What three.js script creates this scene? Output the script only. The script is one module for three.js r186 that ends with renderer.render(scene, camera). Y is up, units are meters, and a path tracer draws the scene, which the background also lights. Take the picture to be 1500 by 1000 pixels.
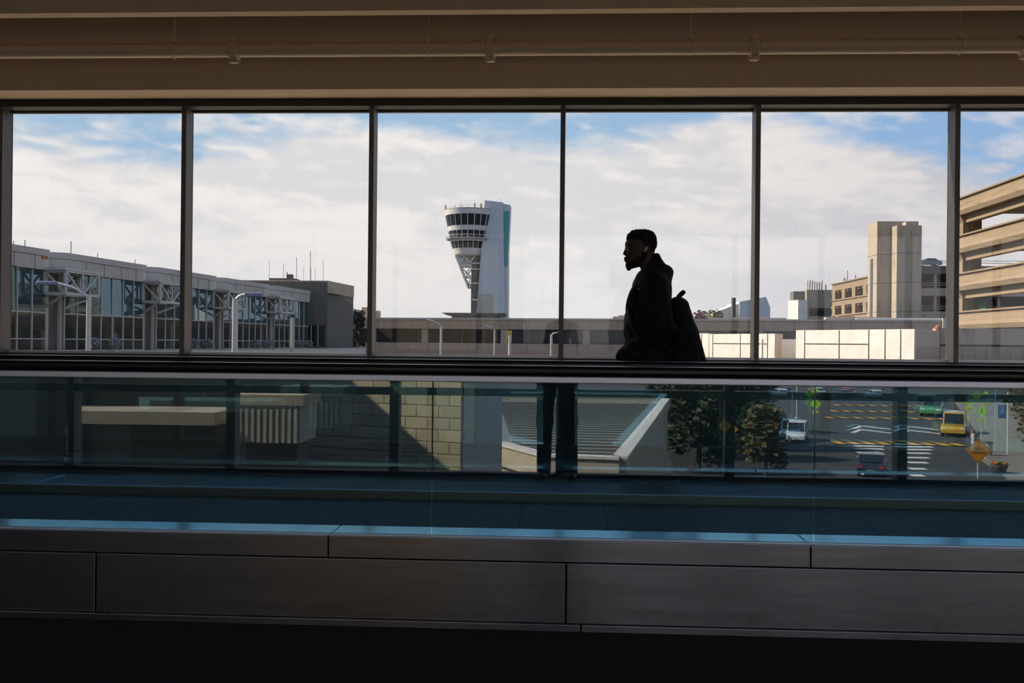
import * as THREE from 'three';
import { mergeGeometries } from 'three/addons/utils/BufferGeometryUtils.js';
import { RoundedBoxGeometry } from 'three/addons/geometries/RoundedBoxGeometry.js';

// ------------------------------------------------------------------ camera, exposure
const scene = new THREE.Scene();
const renderer = new THREE.WebGLRenderer({ antialias: true });
renderer.toneMapping = THREE.LinearToneMapping;
renderer.toneMappingExposure = 1.0;
renderer.shadowMap.enabled = true;
const EYE = 1.058;
const camera = new THREE.PerspectiveCamera(37.85, 1.5, 0.02, 3000);
camera.position.set(0, EYE, 0);
camera.rotation.order = 'YXZ';
camera.rotation.set(0.0014, 0.053, 0.0098);
scene.add(camera);

// ------------------------------------------------------------------ noise
function hash(ix, iy) {
  let h = Math.imul(ix | 0, 374761393) + Math.imul(iy | 0, 668265263);
  h = Math.imul(h ^ (h >>> 13), 1274126177);
  return ((h ^ (h >>> 16)) >>> 0) / 4294967296;
}
function vnoise(x, y) {
  const ix = Math.floor(x), iy = Math.floor(y), fx = x - ix, fy = y - iy;
  const u = fx * fx * (3 - 2 * fx), v = fy * fy * (3 - 2 * fy);
  const a = hash(ix, iy), b = hash(ix + 1, iy), c = hash(ix, iy + 1), d = hash(ix + 1, iy + 1);
  return a + (b - a) * u + (c - a) * v + (a - b - c + d) * u * v;
}
function fbm(x, y, o) {
  let s = 0, a = 0.5, t = 0;
  for (let i = 0; i < o; i++) { s += a * vnoise(x, y); t += a; a *= 0.5; const nx = x * 1.6 + y * 1.2, ny = y * 1.6 - x * 1.2; x = nx + 7.3; y = ny + 3.1; }
  return s / t;
}
const clamp = (x, a = 0, b = 1) => Math.min(b, Math.max(a, x));
const sstep = (a, b, x) => { const t = clamp((x - a) / (b - a)); return t * t * (3 - 2 * t); };
const lerp = (a, b, t) => a + (b - a) * t;
let seedN = 12345;
const rnd = () => { seedN = (Math.imul(seedN, 1664525) + 1013904223) >>> 0; return seedN / 4294967296; };

// ------------------------------------------------------------------ sky: a cloud bank low down, breaking up into blue higher up
{
  const W = 4096, H = 2048, data = new Float32Array(W * H * 4);
  // top of the cloud bank: azimuth (degrees right of the camera axis), elevation (degrees)
  const bank = [[-180, 10.5], [-60, 10.8], [-27, 10.4], [-23.4, 10.5], [-18.4, 9.9], [-17, 10.8], [-13.5, 11.5], [-9.7, 12.6], [-7.7, 11.7], [-2, 11.7], [2.7, 11.1], [5.9, 11.6], [9.7, 12.2], [12, 13], [17.2, 11.9], [20.7, 10.7], [23.6, 9.4], [27.2, 8.4], [60, 10.8], [180, 10.5]];
  const bankAt = (az) => { for (let i = 1; i < bank.length; i++) if (az <= bank[i][0]) { const [a, e] = bank[i - 1], [b, g] = bank[i]; return lerp(e, g, (az - a) / (b - a)); } return 10.5; };
  for (let r = 0; r < H; r++) {
    const el = ((r + 0.5) / H - 0.5) * Math.PI, elD = el * 180 / Math.PI, ce = Math.cos(el), se = Math.sin(el);
    for (let c = 0; c < W; c++) {
      const o = (r * W + c) * 4;
      let R, G, B;
      if (elD < -1) { R = 0.42; G = 0.42; B = 0.44; } else {
        const th = ((c + 0.5) / W - 0.5) * 2 * Math.PI, x = Math.cos(th) * ce, z = Math.sin(th) * ce;
        let az = (Math.atan2(x, -z) + 0.053) * 180 / Math.PI; if (az > 180) az -= 360;
        const k = 1 / (Math.max(se, 0) + 0.16), px = x * k, pz = z * k;
        const big = fbm(px * 1.3 + 11, pz * 1.3 + 4, 3);
        const azs = az * 0.22, far = elD > 40, wisp = far ? 0.5 : fbm(azs * 0.9 + 20, elD * 0.75 + az * 0.02, 6), fine = far ? 0.5 : fbm(azs * 3.1 + 5 + wisp * 2, elD * 2.2 + azs * 0.7 + wisp * 3, 5);
        const edge = bankAt(az) + (wisp - 0.5) * 2.6 + (fine - 0.5) * 2.2;
        let cl = sstep(0.95, -1.1, elD - edge + (fine - 0.5) * 0.8);
        // streaks above the bank
        const high = far ? 0 : sstep(0.46, 0.72, fbm(azs * 0.8 + 41 + elD * 0.05, elD * 0.6 + azs * 0.25 + 9, 6) * 0.55 + fine * 0.45) * 0.8;
        cl = Math.max(cl, high * sstep(38, 18, elD) + sstep(0.5, 0.75, big) * sstep(16, 26, elD) * 0.55);
        const thick = far ? 0.5 : fbm(azs * 0.55 + 3, elD * 0.5 + azs * 0.16, 5) * 0.75 + fine * 0.25;
        const t = sstep(0.34, 0.62, thick * 0.8 + fine * 0.2);
        const low = sstep(9.5, 1.5, elD);
        let wr = lerp(1.27, 1.6, t), wg = lerp(1.27, 1.54, t), wb = lerp(1.33, 1.52, t);
        wr = lerp(wr, lerp(wr, 1.28, 0.7), low); wg = lerp(wg, lerp(wg, 1.27, 0.7), low); wb = lerp(wb, lerp(wb, 1.34, 0.7), low);
        const up = sstep(8, 40, elD);
        const east = lerp(1, 0.84, sstep(2, 22, az) * sstep(70, 30, az)); wr *= east; wg *= east; wb *= lerp(1, east, 0.85);
        const br = east * lerp(0.6, 0.28, up), bg = lerp(1, east, 0.7) * lerp(0.92, 0.5, up), bb = lerp(1.3, 0.95, up);
        R = lerp(br, wr, cl); G = lerp(bg, wg, cl); B = lerp(bb, wb, cl);
      }
      data[o] = R; data[o + 1] = G; data[o + 2] = B; data[o + 3] = 1;
    }
  }
  const sky = new THREE.DataTexture(data, W, H, THREE.RGBAFormat, THREE.FloatType);
  sky.mapping = THREE.EquirectangularReflectionMapping; sky.magFilter = THREE.LinearFilter; sky.minFilter = THREE.LinearFilter; sky.needsUpdate = true;
  scene.background = sky; scene.environment = sky;
}
// ------------------------------------------------------------------ sun: along the bridge from the left, a little beyond it
const sun = new THREE.DirectionalLight(new THREE.Color(1.0, 0.87, 0.7), 12.5);
sun.position.set(-312, 248, -60); sun.target.position.set(0, 0, 0);
sun.castShadow = true; sun.shadow.mapSize.set(4096, 4096);
Object.assign(sun.shadow.camera, { left: -260, right: 260, top: 260, bottom: -260, near: 1, far: 1200 });
scene.add(sun, sun.target);

// ------------------------------------------------------------------ helpers: geometry
function bx(x0, x1, y0, y1, z0, z1) {           // box by its bounds, uv in metres
  const g = new THREE.BoxGeometry(x1 - x0, y1 - y0, z1 - z0), p = g.attributes.position, n = g.attributes.normal, uv = g.attributes.uv;
  g.translate((x0 + x1) / 2, (y0 + y1) / 2, (z0 + z1) / 2);
  for (let i = 0; i < p.count; i++) {
    const ax = Math.abs(n.getX(i)), ay = Math.abs(n.getY(i));
    if (ax > 0.5) uv.setXY(i, p.getZ(i), p.getY(i)); else if (ay > 0.5) uv.setXY(i, p.getX(i), p.getZ(i)); else uv.setXY(i, p.getX(i), p.getY(i));
  }
  return g;
}
const V = (x, y, z) => new THREE.Vector3(x, y, z);
function bar(a, b, w, h = w) {                  // straight square bar between two points
  const d = b.clone().sub(a), L = d.length(), g = new THREE.BoxGeometry(w, h, L);
  const m = new THREE.Matrix4().lookAt(a, b, Math.abs(d.y) > 0.95 * L ? V(1, 0, 0) : V(0, 1, 0));
  m.setPosition(a.clone().add(b).multiplyScalar(0.5)); g.applyMatrix4(m); return g;
}
function rod(a, b, r0, r1 = r0, seg = 10) {
  const d = b.clone().sub(a), L = d.length(), g = new THREE.CylinderGeometry(r1, r0, L, seg);
  g.applyQuaternion(new THREE.Quaternion().setFromUnitVectors(V(0, 1, 0), d.normalize()));
  const m = a.clone().add(b).multiplyScalar(0.5); g.translate(m.x, m.y, m.z); return g;
}
function prism(pts, y0, y1) {                   // vertical prism over a plan polygon [[x, z], ...]
  const s = new THREE.Shape(pts.map(([x, z]) => new THREE.Vector2(x, -z)));
  const g = new THREE.ExtrudeGeometry(s, { depth: y1 - y0, bevelEnabled: false });
  g.rotateX(-Math.PI / 2); g.translate(0, y0, 0); return g;
}
function profile(pts, z0, z1) {                 // horizontal prism: outline [[x, y], ...] swept along z
  const s = new THREE.Shape(pts.map(([x, y]) => new THREE.Vector2(x, y)));
  const g = new THREE.ExtrudeGeometry(s, { depth: z1 - z0, bevelEnabled: false }); g.translate(0, 0, z0); return g;
}
const rbox = (x0, x1, y0, y1, z0, z1, r, seg = 2) => { const g = new RoundedBoxGeometry(x1 - x0, y1 - y0, z1 - z0, seg, r); g.translate((x0 + x1) / 2, (y0 + y1) / 2, (z0 + z1) / 2); return g; };
function merged(list) {
  list = list.map((g) => { g = g.index ? g.toNonIndexed() : g; for (const k of Object.keys(g.attributes)) if (!['position', 'normal', 'uv'].includes(k)) g.deleteAttribute(k); return g; });
  return list.length === 1 ? list[0] : mergeGeometries(list);
}
// ------------------------------------------------------------------ helpers: objects
const taken = new Map();
function numbered(n) { const k = taken.get(n) || 0; taken.set(n, k + 1); return k ? n + '_' + String(k).padStart(3, '0') : n; }
function tag(o, label, category, group, kind) {
  o.userData.label = label; if (category) o.userData.category = category; if (group) o.userData.group = group; if (kind) o.userData.kind = kind; return o;
}
function part(name, g, mat, parent) { const o = new THREE.Mesh(Array.isArray(g) ? merged(g) : g, mat); o.name = name; parent.add(o); return o; }
function solo(name, g, mat, label, category, group) { const o = part(numbered(name), g, mat, scene); return tag(o, label, category, group); }
function thing(name, label, category, pos = [0, 0, 0], turn = 0, group) {
  const o = new THREE.Group(); o.name = numbered(name); scene.add(o); o.position.set(...pos); o.rotation.y = turn; return tag(o, label, category, group);
}
function struct(name, g, mat, label) { const o = part(name, g, mat, scene); o.userData.kind = 'structure'; o.userData.label = label; return o; }
function structGroup(name, label) { const o = new THREE.Group(); o.name = name; scene.add(o); o.userData.kind = 'structure'; o.userData.label = label; return o; }

// ------------------------------------------------------------------ textures
function tex(size, fn, srgb, rep = 1) {
  const d = new Uint8Array(size * size * 4);
  for (let y = 0; y < size; y++) for (let x = 0; x < size; x++) {
    const c = fn(x / size, y / size), o = (y * size + x) * 4;
    for (let i = 0; i < 3; i++) d[o + i] = clamp(Array.isArray(c) ? c[i] : c) * 255; d[o + 3] = 255;
  }
  const t = new THREE.DataTexture(d, size, size); t.wrapS = t.wrapT = THREE.RepeatWrapping; t.magFilter = THREE.LinearFilter;
  if (srgb) t.colorSpace = THREE.SRGBColorSpace; t.repeat.set(rep, rep); t.needsUpdate = true; return t;
}
const rept = (t, sx, sy) => { const c = t.clone(); c.repeat.set(sx, sy); c.needsUpdate = true; return c; };
// tileable fbm by blending
const tfbm = (x, y, f, o) => { const a = fbm(x * f, y * f, o), b = fbm((x - 1) * f, y * f, o), c = fbm(x * f, (y - 1) * f, o), d = fbm((x - 1) * f, (y - 1) * f, o); return lerp(lerp(a, b, x), lerp(c, d, x), y); };
const grainT = tex(512, (x, y) => 0.72 + 0.34 * (tfbm(x, y, 6, 5) - 0.5) + 0.3 * (tfbm(x, y, 60, 2) - 0.5), false);       // plain mottling, multiplies a colour
const plainT = tex(512, (x, y) => 0.93 + 0.09 * (tfbm(x, y, 5, 4) - 0.5) + 0.1 * (tfbm(x, y, 70, 2) - 0.5), false);
const streakT = tex(512, (x, y) => { const s = tfbm(x, y * 0.12, 40, 3), m = tfbm(x, y, 5, 4); return 0.95 - 0.42 * sstep(0.5, 0.8, s) * sstep(0.3, 0.7, m) - 0.2 * m; }, false); // rain streaks running down a wall
const brushT = tex(1024, (x, y) => 0.5 + 0.9 * (tfbm(x * 0.06, y, 220, 2) - 0.5) + 0.25 * (tfbm(x, y, 8, 4) - 0.5), false);   // horizontal brushing
const smearT = tex(512, (x, y) => 0.55 + 0.5 * (tfbm(x, y, 5, 5) - 0.5) + 0.3 * (tfbm(x, y * 4, 30, 2) - 0.5), false);
const scuffT = tex(1024, (x, y) => 0.9 + 0.12 * (tfbm(x, y, 4, 4) - 0.5) + 0.25 * (tfbm(x * 0.1, y, 90, 2) - 0.5) - 0.12 * sstep(0.7, 0.8, tfbm(x, y * 2, 40, 2)), false);
const carpetT = tex(512, (x, y) => 0.5 + 0.8 * (tfbm(x, y, 130, 2) - 0.5) + 0.4 * (tfbm(x * 0.2, y, 24, 2) - 0.5), false);
const dirtT = tex(1024, (x, y) => { const s = tfbm(x, y * 0.05, 90, 3); return 1 - 0.012 * sstep(0.5, 0.8, s) * sstep(0.35, 0.75, tfbm(x, y, 6, 3)); }, false);

// ------------------------------------------------------------------ materials
const L = (r, g, b) => new THREE.Color().setRGB(r, g, b);
const std = (c, rough = 0.8, metal = 0, extra = {}) => new THREE.MeshStandardMaterial({ color: c, roughness: rough, metalness: metal, ...extra });
const phys = (c, rough, metal, extra) => new THREE.MeshPhysicalMaterial({ color: c, roughness: rough, metalness: metal, ...extra });
const M = {
  frame: std(L(0.035, 0.033, 0.032), 0.45, 0.3),
  mullion: std(L(0.14, 0.13, 0.125), 0.5, 0.3),
  paint: std(L(0.72, 0.58, 0.43), 0.75, 0, { map: rept(plainT, 0.5, 0.5) }),
  pipe: std(L(0.78, 0.63, 0.47), 0.36, 0, { map: rept(plainT, 1, 1) }),
  steel: phys(L(0.32, 0.295, 0.295), 0.24, 1, { map: rept(scuffT, 0.6, 0.6), bumpMap: rept(brushT, 0.8, 0.8), bumpScale: 0.00006, anisotropy: 0.85, anisotropyRotation: Math.PI / 2 }),
  deck: phys(L(0.85, 0.86, 0.9), 0.16, 1, { map: rept(scuffT, 0.6, 0.6) }),
  guide: std(L(0.75, 0.72, 0.76), 0.55, 1),
  rubber: phys(L(0.006, 0.006, 0.007), 0.24, 0, { specularIntensity: 0.6 }),
  pallet: std(L(0.06, 0.06, 0.065), 0.4, 0.8),
  bronze: std(L(0.32, 0.23, 0.14), 0.38, 0.8),
  gap: std(L(0.008, 0.008, 0.008), 0.8),
  carpet: std(L(0.009, 0.0085, 0.009), 0.95, 0, { map: rept(carpetT, 1.2, 1.2), bumpMap: rept(carpetT, 2, 2), bumpScale: 0.003 }),
  wall: std(L(0.18, 0.13, 0.09), 0.6),
  heater: std(L(0.22, 0.17, 0.13), 0.4, 0.5),
  winGlass: phys(L(0.77, 0.765, 0.755), 0, 0, { transmission: 1, ior: 1.36, thickness: 0, map: rept(dirtT, 0.45, 0.3) }),
  balGlass: phys(L(0.7, 0.86, 0.92), 0, 0, { transmission: 1, ior: 2.3, thickness: 0 }),
  backGlass: phys(L(0.96, 0.96, 0.95), 0, 0, { transmission: 1, ior: 1.45, thickness: 0 }),
  conc: std(L(0.42, 0.36, 0.285), 0.9, 0, { map: rept(streakT, 0.08, 0.08) }),
  tan: std(L(0.29, 0.218, 0.142), 0.9, 0, { map: rept(streakT, 0.12, 0.12) }),
  tanDark: std(L(0.36, 0.27, 0.19), 0.9, 0, { map: rept(streakT, 0.12, 0.12) }),
  grey: std(L(0.5, 0.4, 0.335), 0.9, 0, { map: rept(streakT, 0.1, 0.1) }),
  greyDark: std(L(0.15, 0.14, 0.13), 0.9, 0, { map: rept(streakT, 0.1, 0.1) }),
  greyTan: std(L(0.5, 0.365, 0.28), 0.9, 0, { map: rept(streakT, 0.1, 0.1) }),
  white: std(L(0.9, 0.84, 0.78), 0.7, 0, { map: rept(grainT, 0.3, 0.3) }),
  panel: std(L(0.5, 0.47, 0.44), 0.6, 0, { map: rept(streakT, 0.15, 0.15) }),
  joint: std(L(0.1, 0.095, 0.09), 0.9),
  whiteSteel: std(L(0.5, 0.48, 0.46), 0.5),
  facadeGlass: phys(L(0.02, 0.05, 0.06), 0.02, 0, { ior: 2.2, specularColor: L(0.4, 0.75, 1) }),
  facadeGlassLow: phys(L(0.03, 0.035, 0.03), 0.04, 0, { ior: 1.6 }),
  darkGlass: phys(L(0.02, 0.024, 0.03), 0.06, 0, { ior: 1.5 }),
  towerPanel: std(L(0.5, 0.54, 0.6), 0.5, 0.1),
  towerWhite: std(L(0.6, 0.6, 0.6), 0.6),
  teal: phys(L(0.03, 0.3, 0.3), 0.25, 0, { ior: 1.5 }),
  asphalt: std(L(0.06, 0.06, 0.06), 0.9, 0, { map: rept(grainT, 0.2, 0.2) }),
  walk: std(L(0.33, 0.3, 0.25), 0.9, 0, { map: rept(grainT, 0.3, 0.3) }),
  parapet: std(L(0.6, 0.49, 0.35), 0.9, 0, { map: rept(grainT, 0.3, 0.3) }),
  pole: std(L(0.5, 0.49, 0.48), 0.5, 0.3),
  brick: std(L(0.3, 0.1, 0.06), 0.9),
  dark: std(L(0.02, 0.02, 0.022), 0.7),
};

// ================================================================== THE BRIDGE
const XL = -15.5, XR = 15.5, ZF = -8.0, ZB = 0.5, CEIL = 3.95;
const FN = -0.085; // the near side of the floor lies a little lower than the strip by the windows
struct('floor', [bx(XL - 0.2, XR + 0.2, -0.6, FN, -5.0, ZB + 0.2), bx(XL - 0.2, XR + 0.2, -0.6, 0, ZF - 0.25, -5.0)], M.carpet, 'dark carpeted floor of the glazed footbridge');
struct('ceiling', bx(XL - 0.2, XR + 0.2, CEIL, CEIL + 0.35, ZF - 0.25, ZB + 0.2), M.paint, 'beige painted ceiling slab of the footbridge');
struct('wall_left', bx(XL - 0.2, XL, FN, CEIL, ZF - 0.25, ZB + 0.2), M.wall, 'dark end wall of the footbridge');
struct('wall_right', bx(XR, XR + 0.2, FN, CEIL, ZF - 0.25, ZB + 0.2), M.wall, 'dark end wall of the footbridge, opposite end');
struct('wall_front', bx(XL, XR, 0, 0.905, ZF - 0.2, ZF + 0.02), M.wall, 'low dark wall under the long window band');
struct('trim_1', [bx(XL, XR, 0.905, 0.925, ZF - 0.2, ZF + 0.1), bx(XL, XR, 0.925, 0.938, ZF - 0.17, ZF - 0.01)], M.frame, 'black window sill with a stepped rail');
struct('trim_2', bx(XL, XR, 2.962, 3.02, ZF - 0.2, ZF + 0.03), M.frame, 'black head rail along the top of the windows');
struct('trim_3', bx(XL, XR, 3.02, CEIL, ZF - 0.2, -7.67), M.paint, 'beige concrete beam above the window band');
struct('trim_4', bx(XL, XR, 3.372, CEIL, -7.0, -6.9), M.paint, 'beige downstand rib with a pale lower edge in front of the pipe');
struct('trim_5', bx(XL, XR, 3.372, CEIL, -3.4, -3.2), M.paint, 'beige downstand rib over the walkway');
struct('wall_back', [bx(XL, XR, 2.9, CEIL, ZB, ZB + 0.2), bx(XL, XR, FN, FN + 0.03, ZB, ZB + 0.12)], M.wall, 'wall strip above the tall windows opposite');
{ // baseboard heater along the window wall
  const h = thing('baseboard_heater', 'long low baseboard heater cover under the windows', 'heater', [0, 0, -7.98]);
  for (let x = XL + 0.1, k = 0; x < XR - 2; x += 2.4, k++) {
    part('cover', [rbox(x, x + 2.38, 0.055, 0.15, 0.02, 0.17, 0.012)], M.heater, h);
  }
  part('kick_plate', bx(XL + 0.1, XR - 0.6, 0.0, 0.052, 0.02, 0.14), M.deck, h);
}
const MUL = 1.551, MUL0 = -3.133;
let winN = 0;
for (let k = -7; k <= 11; k++) {
  const x0 = MUL0 + MUL * k, x1 = x0 + MUL, w = structGroup('window_' + (++winN), 'tall fixed window pane between two dark mullions');
  part('mullion', bx(x0 - 0.02, x0 + 0.02, 0.938, 2.962, ZF - 0.16, ZF), M.mullion, w);
  part('glass_pane', bx(x0 + 0.02, x1 - 0.02, 0.945, 2.95, ZF - 0.15, ZF - 0.14), M.winGlass, w);
  part('head_bead', bx(x0 + 0.02, x1 - 0.02, 2.945, 2.962, ZF - 0.16, ZF - 0.125), M.mullion, w);
  part('sill_bead', bx(x0 + 0.02, x1 - 0.02, 0.938, 0.957, ZF - 0.16, ZF - 0.125), M.guide, w);
}
for (let k = -9; k <= 10; k++) {
  const x0 = -1.46 + 1.43 * k, x1 = x0 + 1.43; if (x0 < XL - 0.1 || x1 > XR + 0.4) continue;
  const w = structGroup('window_' + (++winN), 'floor-to-ceiling window pane on the opposite side');
  part('mullion', bx(x0 - 0.04, x0 + 0.04, FN + 0.03, 2.9, ZB, ZB + 0.14), M.mullion, w);
  part('transom', bx(x0 + 0.04, x1 - 0.04, 0.6, 0.665, ZB + 0.02, ZB + 0.13), M.mullion, w);
  part('glass_pane', bx(x0 + 0.04, x1 - 0.04, FN + 0.03, 0.6, ZB + 0.07, ZB + 0.08), M.backGlass, w);
  part('glass_pane', bx(x0 + 0.04, x1 - 0.04, 0.665, 2.9, ZB + 0.07, ZB + 0.08), M.backGlass, w);
}
{ // sprinkler main hung below the beam
  const y = 3.233, z = -7.35, r = 0.052;
  const p = thing('overhead_pipe', 'beige painted pipe running along the ceiling above the windows', 'pipe', [0, y, z]);
  const g = new THREE.CylinderGeometry(r, r, XR - XL - 0.1, 28); g.rotateZ(Math.PI / 2); part('pipe_run', g, M.pipe, p);
  for (let k = -4; k <= 4; k++) {
    const x = -0.57 + 1.93 * k; // grooved coupling with two bolts
    if (x < XL + 0.5) continue;
    const ring = new THREE.LatheGeometry([[0.052, -0.034], [0.068, -0.034], [0.073, -0.022], [0.068, -0.014], [0.068, 0.014], [0.073, 0.022], [0.068, 0.034], [0.052, 0.034]].map(([a, b]) => new THREE.Vector2(a, b)), 28);
    ring.rotateZ(Math.PI / 2); ring.translate(x, 0, 0);
    const c = part('coupling', [ring.toNonIndexed(), bx(x - 0.026, x + 0.026, -0.096, -0.06, -0.018, 0.018), bx(x - 0.026, x + 0.026, 0.06, 0.096, -0.018, 0.018)], M.pipe, p);
    part('bolt', rod(V(x - 0.045, -0.084, 0.0), V(x + 0.045, -0.084, 0.0), 0.009, 0.009, 8), M.pipe, c);
    part('bolt', rod(V(x - 0.045, 0.084, 0.0), V(x + 0.045, 0.084, 0.0), 0.009, 0.009, 8), M.pipe, c);
    const hx = x - 0.46; // clevis hanger on a rod
    const hr = new THREE.TorusGeometry(0.056, 0.006, 8, 28); hr.rotateY(Math.PI / 2); hr.translate(hx, 0, 0);
    part('hanger', [hr, rod(V(hx, 0.05, 0), V(hx, CEIL - y, 0), 0.007, 0.007, 8), bx(hx - 0.014, hx + 0.014, 0.058, 0.088, -0.014, 0.014)], M.pipe, p);
  }
}
{ // ------------------------------------------------------------ moving walkway
  const w = thing('moving_walkway', 'moving walkway with glass balustrades, black handrails and brushed steel skirts', 'moving walkway', [0, 0, 0]);
  const X0 = -13, X1 = 13, yd = 0.276;
  part('truss_casing', [bx(X0, X1, FN, 0.2, -5.0, -3.99), bx(X0, X1, 0, 0.2, -5.58, -5.0), bx(X0, X1, 0.2, 0.262, -4.19, -3.99), bx(X0, X1, 0.2, 0.262, -5.58, -5.2)], M.gap, w);
  for (const [zg, zo, zi, f0] of [[-4.0, -3.965, -4.19, FN], [-5.2, -5.6, -5.175, 0]]) {
    const near = f0 < 0;
    const s = Math.sign(zo - zg), so = (a, b) => [Math.min(a, b), Math.max(a, b)];
    for (let k = -9; k <= 8; k++) { // glass, clamped between deck and handrail guide
      const x0 = -2.05 + 1.52 * k, x1 = x0 + 1.52; if (x0 < X0 || x1 > X1) continue;
      part('glass_panel', bx(x0 + 0.003, x1 - 0.003, 0.255, 0.905, zg - 0.006, zg + 0.006), M.balGlass, w);
    }
    for (let k = -7; k <= 6; k++) {
      const x0 = 0.014 + 1.915 * k, xa = Math.max(X0, x0), xb = Math.min(X1, x0 + 1.915); if (xb <= xa) continue;
      const [sa, sb] = so(zo, zo - s * 0.03);
      const sk = part('skirt_panel', rbox(xa + 0.003, xb - 0.003, f0 + 0.03, near ? 0.184 : 0.262, sa, sb, 0.003), M.steel, w); uvm(sk.geometry);
      const [ka, kb] = so(zo + s * 0.015, zo - s * 0.02);
      const kp = part('kick_strip', rbox(xa + 0.062, xb + 0.058, f0, f0 + 0.029, ka, kb, 0.003), M.steel, w); uvm(kp.geometry);
      const [da, db] = so(zo + s * 0.002, zg + s * 0.012), da2 = Math.max(X0, x0 - 0.957), db2 = Math.min(X1, x0 + 0.957);
      const dk = part('deck_plate', rbox(da2 + 0.0015, db2 - 0.0015, near ? 0.188 : 0.263, yd, da, db, 0.003), near ? M.steel : M.deck, w); uvm(dk.geometry);
      const [ia, ib] = so(zg - s * 0.012, zi), dk2 = part(near ? 'inner_deck_plate' : 'inner_skirt_panel', rbox(da2 + 0.0015, db2 - 0.0015, 0.2, yd, ia, ib, 0.003), near ? M.deck : M.bronze, w); uvm(dk2.geometry);
    }
    part('handrail', rbox(X0 + 0.05, X1 - 0.05, 0.924, 0.968, zg - 0.041, zg + 0.041, 0.019, 5), M.rubber, w);
    part('handrail_guide', rbox(X0 + 0.05, X1 - 0.05, 0.899, 0.925, zg - 0.028, zg + 0.028, 0.004), M.guide, w);
    const [ga, gb] = so(zg - 0.012, zg + 0.012); part('glass_seat', [bx(X0, X1, 0.262, 0.279, ga, zg - 0.0065), bx(X0, X1, 0.262, 0.279, zg + 0.0065, gb)], M.guide, w);
  }
  const pg = [bx(0.002, 0.398, 0.202, 0.229, -5.17, -4.2)];
  for (let z = -5.165; z < -4.22; z += 0.026) pg.push(bx(0.002, 0.398, 0.229, 0.236, z, z + 0.012));
  const pm = merged(pg);
  for (let k = 0; k < 65; k++) { const p = part('pallet', pm, M.pallet, w); p.position.x = X0 + 0.4 * k; }
}
function uvm(g) { // uv in metres from position, whatever the face
  const p = g.attributes.position, n = g.attributes.normal, a = new Float32Array(p.count * 2);
  for (let i = 0; i < p.count; i++) {
    const ax = Math.abs(n.getX(i)), ay = Math.abs(n.getY(i)), az = Math.abs(n.getZ(i));
    a[2 * i] = ax > ay && ax > az ? p.getZ(i) : p.getX(i); a[2 * i + 1] = ay > ax && ay > az ? p.getZ(i) : p.getY(i);
  }
  g.setAttribute('uv', new THREE.BufferAttribute(a, 2)); return g;
}

// ================================================================== PEOPLE
// distance field -> surface (surface nets on a regular grid)
function sdfMesh(f, lo, hi, cell) {
  const n = [0, 1, 2].map((i) => Math.ceil((hi[i] - lo[i]) / cell) + 1), [nx, ny, nz] = n, F = new Float32Array(nx * ny * nz);
  for (let k = 0, q = 0; k < nz; k++) for (let j = 0; j < ny; j++) for (let i = 0; i < nx; i++, q++) F[q] = f(lo[0] + i * cell, lo[1] + j * cell, lo[2] + k * cell);
  const at = (i, j, k) => (k * ny + j) * nx + i, id = new Int32Array(nx * ny * nz).fill(-1), pos = [], idx = [];
  for (let k = 0; k < nz - 1; k++) for (let j = 0; j < ny - 1; j++) for (let i = 0; i < nx - 1; i++) {
    let m = 0, cx = 0, cy = 0, cz = 0, cnt = 0; const c = [];
    for (let b = 0; b < 8; b++) { c[b] = F[at(i + (b & 1), j + ((b >> 1) & 1), k + (b >> 2))]; if (c[b] < 0) m |= 1 << b; }
    if (m === 0 || m === 255) continue;
    for (let a = 0; a < 8; a++) for (const d of [1, 2, 4]) {
      if (a & d) continue; const b = a | d; if ((c[a] < 0) === (c[b] < 0)) continue;
      const t = c[a] / (c[a] - c[b]);
      cx += (a & 1) + (d === 1 ? t : 0); cy += ((a >> 1) & 1) + (d === 2 ? t : 0); cz += (a >> 2) + (d === 4 ? t : 0); cnt++;
    }
    id[at(i, j, k)] = pos.length / 3;
    pos.push(lo[0] + (i + cx / cnt) * cell, lo[1] + (j + cy / cnt) * cell, lo[2] + (k + cz / cnt) * cell);
  }
  const quad = (a, b, c, d, flip) => { if (a < 0 || b < 0 || c < 0 || d < 0) return; flip ? idx.push(a, c, b, a, d, c) : idx.push(a, b, c, a, c, d); };
  for (let k = 1; k < nz - 1; k++) for (let j = 1; j < ny - 1; j++) for (let i = 1; i < nx - 1; i++) {
    const v = F[at(i, j, k)] < 0;
    if (v !== F[at(i + 1, j, k)] < 0) quad(id[at(i, j - 1, k - 1)], id[at(i, j, k - 1)], id[at(i, j, k)], id[at(i, j - 1, k)], !v);
    if (v !== F[at(i, j + 1, k)] < 0) quad(id[at(i - 1, j, k - 1)], id[at(i - 1, j, k)], id[at(i, j, k)], id[at(i, j, k - 1)], !v);
    if (v !== F[at(i, j, k + 1)] < 0) quad(id[at(i - 1, j - 1, k)], id[at(i, j - 1, k)], id[at(i, j, k)], id[at(i - 1, j, k)], !v);
  }
  const g = new THREE.BufferGeometry();
  g.setAttribute('position', new THREE.BufferAttribute(new Float32Array(pos), 3)); g.setIndex(idx); g.computeVertexNormals(); return g;
}
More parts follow.
